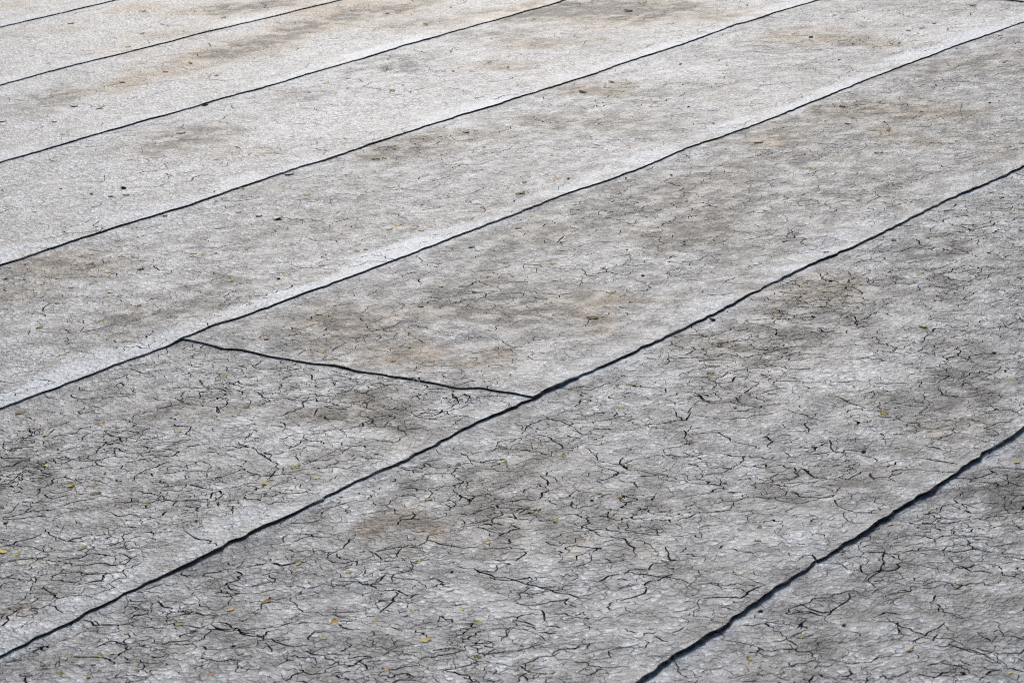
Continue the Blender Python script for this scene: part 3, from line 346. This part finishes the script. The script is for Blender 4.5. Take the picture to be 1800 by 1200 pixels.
_pud = waves2(41, 8, 0.25, 0.9)
_bandn = waves2(42, 10, 0.15, 0.9)
ST = np.array(STAIN)
def attributes(x, y, k):
    dirt = np.zeros_like(x); rust = np.zeros_like(x)
    wx = x + 0.03 * _pud(x * 2, y * 2); wy = y + 0.03 * _pud(y * 2 + 9, x * 2)
    for sx, sy, r, d, ru in ST:
        d2 = ((wx - sx) ** 2 + (wy - sy) ** 2) / (r * r)
        w = np.exp(-d2 * 1.4)
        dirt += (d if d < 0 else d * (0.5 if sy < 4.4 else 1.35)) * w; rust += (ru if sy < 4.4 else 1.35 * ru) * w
    dirt += {3: 0.32, 4: 0.36, 5: 0.36 + 0.08 * (x > 3.67), 6: 0.22, 7: -0.08, 8: -0.38, 9: -0.62, 10: -0.85}.get(k, 0.2)   # base tone per strip: darker in the lower strips, paler in the upper
    rust += {5: 0.03, 6: 0.05, 7: 0.06, 8: 0.09, 9: 0.14, 10: 0.14}.get(k, 0.0)
    v = y - EDGES[k](x)
    vn = EDGES[k + 1](x) - y
    bw = 0.080 + 0.02 * _bandn(x, k * 3.0)
    st_ = {4: 0.12, 5: 0.36, 6: 0.95, 7: 0.6, 8: 0.6, 9: 0.45, 10: 0.45}.get(k, 0.6)
    band = (1 - smooth(bw * 0.75, bw * 1.15, v)) * np.clip(st_ * (0.75 + 0.45 * _bandn(x * 0.8, k * 11.0 + 4)), 0, 1)
    band2 = (1 - smooth(0.008, 0.03, vn)) * np.clip(0.5 + 0.5 * _bandn(x, k * 17.0), 0, 1) * 0.45
    return dirt, rust, np.maximum(band, band2)

# ------------------------------------------------------------------ cracks (plan polylines)
crack_density = {3: 150, 4: 150, 5: 125, 6: 60, 7: 40, 8: 28, 9: 22, 10: 15}
_cm = waves2(51, 10, 0.10, 0.6)
hash_cells = {}
HS = 0.006
def hkey(x, y): return (int(x // HS), int(y // HS))

def jitter_line(pts, rough=0.0026, step=0.010):
    out = [pts[0]]
    for a, b in zip(pts[:-1], pts[1:]):
        L = math.hypot(b[0] - a[0], b[1] - a[1]); n = max(1, int(L / step))
        for i in range(1, n + 1):
            t = i / n
            j = rough if i < n else rough * 0.4
            out.append((a[0] + (b[0] - a[0]) * t + rng.gauss(0, j), a[1] + (b[1] - a[1]) * t + rng.gauss(0, j)))
    return out

all_cracks = []                 # (points, width)
for c in CRACK:
    pl = jitter_line([tuple(q) for q in c])
    all_cracks.append((pl, rng.uniform(0.0026, 0.0040)))
    for q in pl: hash_cells[hkey(*q)] = len(all_cracks)

def walk(x, y, th, L, idn):
    pts = [(x, y)]
    s = 0.0; main = th0 = th
    while s < L:
        st = rng.uniform(0.004, 0.010)
        main += rng.gauss(0, 0.14)
        if rng.random() < 0.07: main += rng.choice((-1, 1)) * rng.uniform(0.5, 1.1)
        main = min(th0 + 1.1, max(th0 - 1.1, main))
        th = main + rng.choice((-1, 1)) * rng.uniform(0.15, 0.75)
        x += st * math.cos(th); y += st * math.sin(th); s += st
        pts.append((x, y))
        hk = hash_cells.get(hkey(x, y))
        if hk is not None and hk != idn: break
    return pts

def strip_of(x, y):
    for k in range(NSTRIP):
        if float(EDGES[k](x)) <= y < float(EDGES[k + 1](x)): return k
    return -1

_qa = np.array(QUAD)
_lo, _hi = _qa.min(0) - 0.2, _qa.max(0) + 0.2
HZ = np.array([CAM["R"][0][0], CAM["R"][0][1]]); HZ = HZ / np.linalg.norm(HZ)

def stain_dirt(x, y):
    d = 0.0
    for sx, sy, r, dd, ru in STAIN:
        q = ((x - sx) ** 2 + (y - sy) ** 2) / (r * r)
        if q < 4: d += dd * math.exp(-q * 1.4)
    return d

def fractal(a, b, amp, out, depth):
    L = math.hypot(b[0] - a[0], b[1] - a[1])
    if depth == 0 or L < 0.007:
        out.append(b); return
    m_ = ((a[0] + b[0]) / 2 + rng.gauss(0, amp * L), (a[1] + b[1]) / 2 + rng.gauss(0, amp * L))
    fractal(a, m_, amp, out, depth - 1); fractal(m_, b, amp, out, depth - 1)

def network(ya, yb, cell, keep0, wmed, seed, xlo=-99.0, xhi=99.0):
    """cracks along the borders of irregular cells: a connected alligator pattern, broken by a mask."""
    r = np.random.RandomState(seed)
    n = int((_hi[0] - _lo[0]) * (yb - ya) / (cell * cell))
    pts = np.stack([r.uniform(_lo[0], _hi[0], n), r.uniform(ya, yb, n)], 1)
    # thin and thicken the cells: warp with a smooth field
    pts[:, 0] += 0.5 * cell * _cm(pts[:, 0], pts[:, 1]); pts[:, 1] += 0.5 * cell * _cm(pts[:, 1] + 3, pts[:, 0])
    ok = inside_quad(pts[:, 0], pts[:, 1], 0.15) & (pts[:, 0] > xlo - cell) & (pts[:, 0] < xhi + cell)
    pts = pts[ok]
    if len(pts) < 4: return
    ov, oe, of, *_ = delaunay_2d_cdt([Vector(p) for p in pts], [], [], 0, 1e-6, False)
    P2 = np.array([(p[0], p[1]) for p in ov])
    tri = np.array([f for f in of if len(f) == 3])
    A_, B_, C_ = P2[tri[:, 0]], P2[tri[:, 1]], P2[tri[:, 2]]
    d_ = 2 * (A_[:, 0] * (B_[:, 1] - C_[:, 1]) + B_[:, 0] * (C_[:, 1] - A_[:, 1]) + C_[:, 0] * (A_[:, 1] - B_[:, 1]))
    sa, sb, sc2 = (A_ ** 2).sum(1), (B_ ** 2).sum(1), (C_ ** 2).sum(1)
    ux = (sa * (B_[:, 1] - C_[:, 1]) + sb * (C_[:, 1] - A_[:, 1]) + sc2 * (A_[:, 1] - B_[:, 1])) / d_
    uy = (sa * (C_[:, 0] - B_[:, 0]) + sb * (A_[:, 0] - C_[:, 0]) + sc2 * (B_[:, 0] - A_[:, 0])) / d_
    own = {}
    for i, t in enumerate(tri):
        for p_, q_ in ((t[0], t[1]), (t[1], t[2]), (t[2], t[0])):
            own.setdefault((min(p_, q_), max(p_, q_)), []).append(i)
    for e, o in own.items():
        if len(o) != 2: continue
        a = (float(ux[o[0]]), float(uy[o[0]])); b = (float(ux[o[1]]), float(uy[o[1]]))
        L = math.hypot(a[0] - b[0], a[1] - b[1])
        if L > cell * 2.5 or L < 0.004: continue
        mx, my = (a[0] + b[0]) / 2, (a[1] + b[1]) / 2
        if not (xlo < mx < xhi and ya < my < yb): continue
        f_ = keep0 + 0.15 * float(_cm(mx * 0.8, my * 0.8)) + 0.22 * min(1.2, stain_dirt(mx, my))
        if rng.random() > f_: continue
        pl = [a]; fractal(a, b, 0.16, pl, 3)
        if rng.random() < 0.25: pl = pl[:max(2, int(len(pl) * rng.uniform(0.4, 0.8)) + 1)]
        if len(pl) < 3: continue
        al = abs((b[0] - a[0]) * HZ[0] + (b[1] - a[1]) * HZ[1]) / L
        w = min(0.0038, max(0.0010, rng.lognormvariate(math.log(wmed), 0.42) * (0.75 + 0.25 * min(1.6, max(0.2, f_)) * 2) * (0.50 + 0.85 * al)))
        all_cracks.append((pl, w))

NETS = [  # strip, cell, keep, width
    (3, 0.048, 0.62, 0.0021), (3, 0.023, 0.36, 0.0014), (4, 0.048, 0.60, 0.0022), (4, 0.0235, 0.36, 0.0015),
    (6, 0.048, 0.32, 0.0022), (7, 0.075, 0.26, 0.0026), (8, 0.10, 0.24, 0.0030), (9, 0.12, 0.22, 0.0032), (10, 0.14, 0.20, 0.0032)]
for i, (k, cell, kp, wm) in enumerate(NETS):
    network(_all[k][0] + 0.012, _all[k + 1][0] - 0.004, cell, kp, wm, 100 + i)
_xc = CROSS[0][0]
network(_all[KX][0] + 0.02, _all[KX + 1][0] - 0.004, 0.050, 0.64, 0.0024, 201, -99, _xc - 0.006)
network(_all[KX][0] + 0.02, _all[KX + 1][0] - 0.004, 0.0255, 0.38, 0.0016, 202, -99, _xc - 0.006)
network(_all[KX][0] + 0.05, _all[KX + 1][0] - 0.004, 0.042, 0.44, 0.0020, 203, _xc + 0.01, 99)

def crack_ribbons(pl, w):
    """left / centre / right rails of a tapering ribbon."""
    n = len(pl); out = []
    for i, (x, y) in enumerate(pl):
        a = pl[max(0, i - 1)]; b = pl[min(n - 1, i + 1)]
        tx, ty = b[0] - a[0], b[1] - a[1]; L = math.hypot(tx, ty) or 1.0
        nx, ny = -ty / L, tx / L
        t = i / (n - 1)
        tap = min(1.0, 3.0 * min(t, 1 - t) + 0.55)
        hw = 0.5 * w * tap * rng.uniform(0.6, 1.3)
        out.append(((x + nx * hw, y + ny * hw), (x, y), (x - nx * hw, y - ny * hw)))
    return out

# bin cracks by strip
bins = {}
for pl, w in all_cracks:
    q = pl[len(pl) // 2]
    k = strip_of(*q)
    if k >= 0: bins.setdefault(k, []).append((pl, w))

# ------------------------------------------------------------------ sheets
def empty(name, loc=(0, 0, 0)):
    o = bpy.data.objects.new(name, None); o.location = loc; col.objects.link(o); return o

def mesh_obj(name, verts, faces, mats, parent=None, smooth_shade=True, fmat=None):
    me = bpy.data.meshes.new(name)
    me.from_pydata(verts, [], faces)
    for m_ in mats: me.materials.append(m_)
    if fmat is not None: me.polygons.foreach_set("material_index", fmat)
    if smooth_shade: me.polygons.foreach_set("use_smooth", [True] * len(me.polygons))
    me.update()
    o = bpy.data.objects.new(name, me); col.objects.link(o)
    if parent is not None: o.parent = parent
    return o

def add_attr(o, name, arr):
    a = o.data.attributes.new(name, 'FLOAT', 'POINT')
    a.data.foreach_set("value", np.asarray(arr, np.float32))

def x_samples(xa, xb, yc):
    """fine columns where the strip can be seen, coarse elsewhere."""
    xs = [xa]
    while xs[-1] < xb - 1e-6:
        x = xs[-1]
        vis = bool(inside_quad(np.array(x), np.array(yc), 1.0))
        xs.append(min(xb, x + (0.012 if vis else 0.12)))
    return np.array(xs)

def build_sheet(k, side, xa, xb, label):
    lo, hi = EDGES[k], EDGES[k + 1]
    yc = 0.5 * (_all[k][0] + _all[k + 1][0])
    # outline, counter-clockwise: lower edge, right end, upper edge (hidden under the next strip), left end
    cr = KX if k == KX else KX2
    def left_x(y): return cross_x(y, k) if side == 'R' and k in (KX, KX2) else np.full(np.shape(y), xa)
    def right_x(y): return cross_x(y, k) + 0.10 if side == 'L' else np.full(np.shape(y), xb)
    def end_col(fx, grow):
        y = yc
        for _ in range(3):
            pass
        ys = np.linspace(_all[k][0], _all[k + 1][0] + 0.10, 90)
        return ys, fx(ys)
    # corner positions
    xl0 = float(left_x(np.array(_all[k][0]))); xr0 = float(right_x(np.array(_all[k][0])))
    xl1 = float(left_x(np.array(_all[k + 1][0] + 0.1))); xr1 = float(right_x(np.array(_all[k + 1][0] + 0.1)))
    xs = x_samples(xl0, xr0, yc)
    lower = [(x, float(y)) for x, y in zip(xs, lo(xs))]
    xs2 = x_samples(xl1, xr1, yc)[::8]
    if xs2[-1] < xr1 - 1e-6: xs2 = np.append(xs2, xr1)
    upper = [(x, float(y) + 0.10) for x, y in zip(xs2, hi(xs2))]
    def column(fx, ya, yb):
        n = 80 if k in (KX, KX2) else 12
        ys = np.linspace(ya, yb, n)[1:-1]
        return [(float(a), float(b)) for a, b in zip(fx(ys), ys)]
    right = column(right_x, lower[-1][1], upper[-1][1])
    left = column(left_x, lower[0][1], upper[0][1])
    outline = lower + right + upper[::-1] + left[::-1]
    verts = [Vector(p) for p in outline]
    n_out = len(outline)
    faces = [list(range(n_out))]
    edges = []
    kinds = ['o'] * n_out
    # grid points
    vrow = [0.004, 0.012, 0.03, 0.055, 0.08, 0.10, 0.12, 0.145, 0.17]
    rows_mid = np.arange(0.20, 0.86, 0.03)
    gx = x_samples(xa, xb, yc)
    gx = gx[::2]
    gp = []
    for i, v in enumerate(list(vrow) + list(rows_mid)):
        xx = gx + nrs.uniform(-0.004, 0.004, len(gx)) + (0.01 if i % 2 else 0)
        yy = lo(xx) + v
        ok = yy < hi(xx) - 0.035
        gp += list(zip(xx[ok], yy[ok]))
    for v in (-0.03, -0.015, -0.006, 0.02):
        yy = hi(gx) + v
        gp += list(zip(gx, yy))
    if side == 'R' and k in (KX, KX2):
        for u in (0.004, 0.012, 0.03, 0.06, 0.10, 0.135, 0.17):
            ys = np.linspace(_all[k][0] + 0.01, _all[k + 1][0] + 0.05, 60)
            gp += list(zip(cross_x(ys, k) + u, ys))
    if k == KX and side == 'L':
        gp += [(a, b) for a in np.arange(3.55, 3.665, 0.007) for b in np.arange(2.80, 2.97, 0.008)]
    for x, y in gp:
        lx, rx = float(left_x(np.array(y))), float(right_x(np.array(y)))
        if lx + 0.003 < x < rx - 0.003 and y > float(lo(x)) + 0.002:
            verts.append(Vector((x, y))); kinds.append('g')
    # crack ribbons
    rtri = []
    for pl, w in bins.get(k, []):
        mx = pl[len(pl) // 2][0]; my = pl[len(pl) // 2][1]
        if side == 'L' and mx > float(cross_x(np.array(my), k)): continue
        if side == 'R' and k in (KX, KX2) and mx < float(cross_x(np.array(my), k)): continue
        rb = crack_ribbons(pl, w)
        i0 = len(verts)
        for a, b, c in rb:
            verts += [Vector(a), Vector(b), Vector(c)]; kinds += ['s', 'c', 's']
        for i in range(len(rb) - 1):
            j = i0 + 3 * i
            edges += [(j, j + 3), (j + 1, j + 4), (j + 2, j + 5)]
            for tri in ((j, j + 1, j + 4), (j, j + 4, j + 3), (j + 1, j + 2, j + 5), (j + 1, j + 5, j + 4)):
                rtri.append([verts[q].to_tuple() for q in tri])
        edges += [(i0, i0 + 1), (i0 + 1, i0 + 2), (len(verts) - 3, len(verts) - 2), (len(verts) - 2, len(verts) - 1)]
    grid_h = {}
    for q, (a, b, c) in enumerate(rtri):
        xa_, xb_ = min(a[0], b[0], c[0]), max(a[0], b[0], c[0]); ya_, yb_ = min(a[1], b[1], c[1]), max(a[1], b[1], c[1])
        for u in range(int(xa_ // 0.006), int(xb_ // 0.006) + 1):
            for w_ in range(int(ya_ // 0.006), int(yb_ // 0.006) + 1):
                grid_h.setdefault((u, w_), []).append(q)
    def in_crack(x_, y_):
        for q in grid_h.get((int(x_ // 0.006), int(y_ // 0.006)), ()):
            (ax, ay), (bx, by), (cx, cy) = rtri[q]
            d1 = (x_ - bx) * (ay - by) - (ax - bx) * (y_ - by)
            d2 = (x_ - cx) * (by - cy) - (bx - cx) * (y_ - cy)
            d3 = (x_ - ax) * (cy - ay) - (cx - ax) * (y_ - ay)
            if not ((d1 < 0 or d2 < 0 or d3 < 0) and (d1 > 0 or d2 > 0 or d3 > 0)): return True
        return False
    ov, oe, of, ovo, oeo, ofo = delaunay_2d_cdt(verts, edges, faces, 0, 1e-6, True)
    keep, kmat = [], []
    for f, o in zip(of, ofo):
        if 0 in o:
            a, b, c = (ov[q] for q in f[:3])
            keep.append(f); kmat.append(1 if in_crack((a.x + b.x + c.x) / 3, (a.y + b.y + c.y) / 3) else 0)
    V = np.array([(p[0], p[1]) for p in ov])
    x, y = V[:, 0], V[:, 1]
    z = sheet_z(x, y, k, side)
    allc = np.ones(len(V), bool); used = np.zeros(len(V), bool)
    for f, m_ in zip(keep, kmat):
        for i in f:
            used[i] = True
            if not m_: allc[i] = False
    deep = allc & used
    z = z - np.where(deep, 0.0042, 0.0)
    idx = -np.ones(len(V), int); idx[used] = np.arange(used.sum())
    vv = np.stack([x, y, z], 1)[used]
    nv = len(vv)
    ff = [[int(idx[i]) + (nv if m_ else 0) for i in f] for f, m_ in zip(keep, kmat)]
    vv2 = np.concatenate([vv, vv])          # crack walls get their own vertices: crisp lips
    su = np.zeros(2 * nv, bool); su[[i for f in ff for i in f]] = True
    re = -np.ones(2 * nv, int); re[su] = np.arange(su.sum())
    ff = [[int(re[i]) for i in f] for f in ff]
    vv = vv2[su]
    px_, py_ = vv[:, 0], vv[:, 1]
    o = mesh_obj("roofing_sheet", vv.tolist(), ff, [M_FELT, M_CRACK], roof, True, kmat)
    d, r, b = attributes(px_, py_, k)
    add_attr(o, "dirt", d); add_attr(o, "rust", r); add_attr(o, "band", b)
    ck = {3: 1.0, 4: 1.0, 5: 1.0 if side == 'L' else 0.5, 6: 0.4}.get(k, 0.25)
    add_attr(o, "crackle", np.full(len(b), ck))
    o["label"] = label
    # cut edge: boundary of the sheet folded down, with bitumen bulging out a little
    cnt = {}
    for f in keep:
        for a, b_ in zip(f, list(f[1:]) + [f[0]]):
            e = (min(a, b_), max(a, b_)); cnt[e] = cnt.get(e, 0) + 1
    bed = []
    for f, g_ in zip(keep, ff):
        for i in range(len(f)):
            a, b_ = f[i], f[(i + 1) % len(f)]
            if cnt[(min(a, b_), max(a, b_))] == 1: bed.append((g_[i], g_[(i + 1) % len(f)]))
    nrm = np.zeros((len(vv), 2))
    for a, b_ in bed:
        t = vv[b_, :2] - vv[a, :2]; L = np.linalg.norm(t) or 1.0
        nv = np.array([t[1], -t[0]]) / L
        nrm[a] += nv; nrm[b_] += nv
    bi = sorted({i for e in bed for i in e}); bm_ = {v_: i for i, v_ in enumerate(bi)}
    ev = []
    prof = [(0.0, 0.0), (0.0008, 0.25), (0.0012, 0.6), (-0.0006, 1.0)]
    rough = np.array([[rng.gauss(0, 0.0011) for _ in prof] for _ in bi])
    for j, v_ in enumerate(bi):
        nn = nrm[v_]; L = np.linalg.norm(nn); nn = nn / L if L > 1e-9 else nn
        th = T * (0.9 + 0.3 * rng.uniform(-1, 1))
        for q, (out_, dn) in enumerate(prof):
            off = out_ + (rough[j, q] if q else 0.0)
            ev.append((vv[v_, 0] + nn[0] * off, vv[v_, 1] + nn[1] * off, vv[v_, 2] - th * dn))
    ef = []
    P_ = len(prof)
    for a, b_ in bed:
        i, j = bm_[a] * P_, bm_[b_] * P_
        for q in range(P_ - 1):
            ef.append([j + q, i + q, i + q + 1, j + q + 1])
    e = mesh_obj("cut_edge", ev, ef, [M_EDGE], o, False)
    e["label"] = "black ragged bitumen edge of the felt strip"
    return o

# deck under the felt
roof = mesh_obj("roof", [(X0, -2.0, -0.03), (X1, -2.0, -0.03), (X1, _all[-1][0], -0.03), (X0, _all[-1][0], -0.03),
                         (X0, -2.0, -0.25), (X1, -2.0, -0.25), (X1, _all[-1][0], -0.25), (X0, _all[-1][0], -0.25)],
                [(0, 1, 2, 3), (7, 6, 5, 4), (0, 4, 5, 1), (1, 5, 6, 2), (2, 6, 7, 3), (3, 7, 4, 0)], [M_DECK], None, False)
roof["kind"] = "structure"
roof["label"] = "flat roof covered with overlapping strips of weathered grey felt"

STRIP_WORDS = {
    3: "two strips down from the cross joint", 4: "one strip down from the cross joint", 5: "the strip with the cross joint",
    6: "one strip up from the cross joint", 7: "two strips up from the cross joint", 8: "three strips up from the cross joint",
    9: "four strips up from the cross joint", 10: "five strips up from the cross joint"}
SHEETS = {}
for k in range(NSTRIP):
    if k in (KX, KX2):
        near = "heavily cracked grey felt sheet, tucked under the cross joint" if k == KX else "pale grey felt sheet one strip up from the long cross joint"
        far = "grey felt sheet with brown stains, lapping over the cross joint" if k == KX else "pale felt sheet lapping over the far cross joint"
        xm = CROSS[0][0] if k == KX else CROSS2[0][0]
        SHEETS[(k, 'L')] = build_sheet(k, 'L', X0, xm + 0.12, near)
        SHEETS[(k, 'R')] = build_sheet(k, 'R', xm - 0.02, X1, far)
    else:
        SHEETS[(k, 'R')] = build_sheet(k, 'R', X0, X1, "grey weathered felt sheet, " + STRIP_WORDS.get(k, "laid in line with the other strips"))

def surface(x, y):
    k = strip_of(x, y)
    side = 'R'
    if k in (KX, KX2) and x < float(cross_x(np.array(y), k)): side = 'L'
    return float(sheet_z(np.array(x), np.array(y), k, side)), k, side

# ------------------------------------------------------------------ beads of old sealant in the laps
def bead(path, parent, w):
    n = 26
    pts = np.array(path); d = np.r_[0, np.cumsum(np.linalg.norm(np.diff(pts, axis=0), axis=1))]
    s = np.linspace(0, d[-1], n)
    px = np.interp(s, d, pts[:, 0]); py = np.interp(s, d, pts[:, 1])
    vs, fs = [], []
    m_ = 8
    for i in range(n):
        t = i / (n - 1)
        env = math.sin(math.pi * min(1, max(0, t))) ** 0.5
        a = (px[min(n - 1, i + 1)] - px[max(0, i - 1)], py[min(n - 1, i + 1)] - py[max(0, i - 1)])
        L = math.hypot(*a); nx, ny = -a[1] / L, a[0] / L
        hw = w * (0.25 + 0.75 * env) * rng.uniform(0.7, 1.2); hh = 0.0024 * env * rng.uniform(0.8, 1.2)
        zs, _, _ = surface(px[i] , py[i] - 0.012)
        for j in range(m_):
            q = math.pi * j / (m_ - 1)
            vs.append((px[i] + nx * hw * math.cos(q) + rng.gauss(0, .0003), py[i] + ny * hw * math.cos(q) + rng.gauss(0, .0003), zs - 0.001 + hh * math.sin(q)))
    for i in range(n - 1):
        for j in range(m_ - 1):
            a = i * m_ + j; fs.append([a, a + 1, a + m_ + 1, a + m_])
    o = mesh_obj("sealant_bead", vs, fs, [M_FELT], parent)
    o["label"] = "smear of old grey sealant squeezed from the lap"
    return o
for key, paths in BEAD.items():
    for pth in paths:
        par = {'L7': (4, 'R'), 'L6': (KX, 'R'), 'C': (KX, 'R')}[key]
        if key == 'L6' and pth[0][0] < 3.66: par = (KX, 'L')
        bead(pth, SHEETS[par], 0.008)

# ------------------------------------------------------------------ leaf scraps, crumbs, chips
def leaf_mesh(seed, mat):
    """ragged, curled scrap of leaf about 1 unit long, with a folded midrib and thickness."""
    r = random.Random(seed)
    n = 7
    wmax = r.uniform(0.26, 0.5); bend = r.uniform(-0.35, 0.35); curl = r.uniform(0.02, 0.16); fold = r.uniform(0.0, 0.09)
    top = []
    for i in range(n):
        t = i / (n - 1)
        w = wmax * math.sin(math.pi * (0.08 + 0.86 * t)) * r.uniform(0.65, 1.2)
        x = t - 0.5
        yc = bend * (t - 0.5) ** 2 * 2
        zc = curl * (2 * t - 1) ** 2 * 0.55 + 0.04
        top.append(((x, yc - w, zc + fold * r.uniform(.5, 1.2)), (x, yc, zc), (x, yc + w * r.uniform(.6, 1.1), zc + fold * r.uniform(.5, 1.2))))
    vs, fs = [], []
    for row in top: vs += list(row)
    nt = len(vs)
    vs += [(x, y, z - 0.035) for x, y, z in vs]
    for i in range(n - 1):
        for j in range(2):
            a = i * 3 + j
            fs.append([a, a + 3, a + 4, a + 1]); fs.append([nt + a, nt + a + 1, nt + a + 4, nt + a + 3])
        a = i * 3
        fs.append([a, nt + a, nt + a + 3, a + 3]); fs.append([a + 2, a + 5, nt + a + 5, nt + a + 2])
    for base, s_ in ((0, 1), ((n - 1) * 3, -1)):
        for j in range(2):
            q = [base + j, base + j + 1, nt + base + j + 1, nt + base + j]
            fs.append(q if s_ > 0 else q[::-1])
    zmin = min(v[2] for v in vs)
    me = bpy.data.meshes.new("leaf_scrap")
    me.from_pydata([(x, y, z - zmin) for x, y, z in vs], [], fs); me.materials.append(mat); me.update()
    return me

def lump_mesh(seed, mat, name, flat=0.55, spiky=0.16):
    r = random.Random(seed)
    import bmesh
    bm = bmesh.new(); bmesh.ops.create_icosphere(bm, subdivisions=2, radius=0.5)
    ax = [Vector((r.gauss(0, 1), r.gauss(0, 1), r.gauss(0, 1))) for _ in range(4)]
    for v in bm.verts:
        s_ = 1 + sum(spiky * math.sin(3.0 * a.dot(v.co) * 2 + i) for i, a in enumerate(ax)) * 0.5
        v.co = Vector((v.co.x * s_, v.co.y * s_ * 0.68, v.co.z * s_ * flat))
    zmin = min(v.co.z for v in bm.verts)
    for v in bm.verts: v.co.z -= zmin
    me = bpy.data.meshes.new(name); bm.to_mesh(me); bm.free(); me.materials.append(mat)
    me.polygons.foreach_set("use_smooth", [True] * len(me.polygons))
    return me

LEAF = {c: [leaf_mesh(i * 13 + j, M_DEB[c]) for j in range(7)] for i, c in enumerate(('yellow', 'orange', 'olive', 'brown'))}
LUMP = [lump_mesh(900 + j, M_DEB['dark'], "dark_crumb", 0.32) for j in range(5)]
CHIPM = [lump_mesh(950 + j, M_DEB['chip'], "pale_chip", 0.3, 0.25) for j in range(3)]
WORDS = {'yellow': "yellow", 'orange': "orange", 'olive': "olive green", 'brown': "dark brown"}
def where(k, side, x, y):
    v = y - float(EDGES[k](x)); vn = float(EDGES[k + 1](x)) - y
    near = "by the lower edge of " if v < 0.16 else "under the seam above " if vn < 0.12 else "on "
    if k == KX: return near + ("the sheet under the cross joint" if side == 'L' else "the sheet over the cross joint")
    return near + "the strip " + {3: "two below the cross joint", 4: "below the cross joint", 6: "above the cross joint", 7: "two above the cross joint", 8: "three above the cross joint", 9: "four above the cross joint", 10: "five above the cross joint"}[k]

def put(name, me, x, y, size, rz, label, cat, group, tilt=0.0, sink=0.0):
    o = bpy.data.objects.new(name, me); col.objects.link(o)
    z, k, side = surface(x, y)
    o.location = (x, y, z - sink); o.rotation_euler = (rng.gauss(0, tilt), rng.gauss(0, tilt), rz); o.scale = (size, size, size)
    o["label"] = label(where(k, side, x, y)); o["category"] = cat; o["group"] = group
    return o

# image-horizontal direction on the roof, along which the scraps were measured
_hz = math.atan2(CAM["R"][0][1], CAM["R"][0][0])
for i, (x, y, c, s_) in enumerate(DEB):
    if c == 'dark':
        put("dark_crumb", LUMP[i % 5], x, y, s_ * 0.85, _hz + rng.gauss(0, 0.5),
            lambda w_: "black crumb " + w_, "crumb", "black crumbs on the felt", 0.1)
    else:
        big = s_ > 0.0185
        put("leaf_scrap", LEAF[c][rng.randrange(7)], x, y, s_ * 1.1, _hz + rng.gauss(0, 0.8) + (math.pi if rng.random() < .5 else 0),
            lambda w_: ("larger " if big else "small " if s_ > 0.0125 else "tiny ") + WORDS[c] + " leaf scrap " + w_.replace("under the seam above the strip", "under the seam above strip").replace("cross joint", "joint" if c == "olive" else "cross joint").replace("the strip two", "strip two rows").replace("the strip three", "strip three rows").replace("the strip four", "strip four rows").replace("the strip five", "strip five rows"),
            "leaf", WORDS[c] + " leaf scraps on the felt", 0.12)
for i, (x, y, s_) in enumerate(CHIP):
    put("pale_chip", CHIPM[i % 3], x, y, s_, _hz, lambda w_: "off-white chip " + w_, "chip", "pale chips on the felt", 0.1)

# thin stalk
def stalk():
    pts = np.array(TWIG); d = np.r_[0, np.cumsum(np.linalg.norm(np.diff(pts, axis=0), axis=1))]
    n = 18; s_ = np.linspace(0, d[-1], n)
    px = np.interp(s_, d, pts[:, 0]); py = np.interp(s_, d, pts[:, 1])
    vs, fs = [], []
    for i in range(n):
        z, _, _ = surface(px[i], py[i])
        r = 0.0022 * (1 - 0.5 * i / n)
        for j in range(6):
            q = 2 * math.pi * j / 6
            vs.append((px[i] + r * math.cos(q), py[i] + 0.4 * r * math.cos(q), z + r + r * math.sin(q)))
    for i in range(n - 1):
        for j in range(6):
            a = i * 6 + j; b = i * 6 + (j + 1) % 6
            fs.append([a, b, b + 6, a + 6])
    fs.append(list(range(6))[::-1]); fs.append([(n - 1) * 6 + j for j in range(6)])
    o = mesh_obj("dry_stalk", vs, fs, [M_DEB['twig']])
    o["label"] = "thin curved grey stalk lying on the brown-stained felt"; o["category"] = "stalk"
stalk()
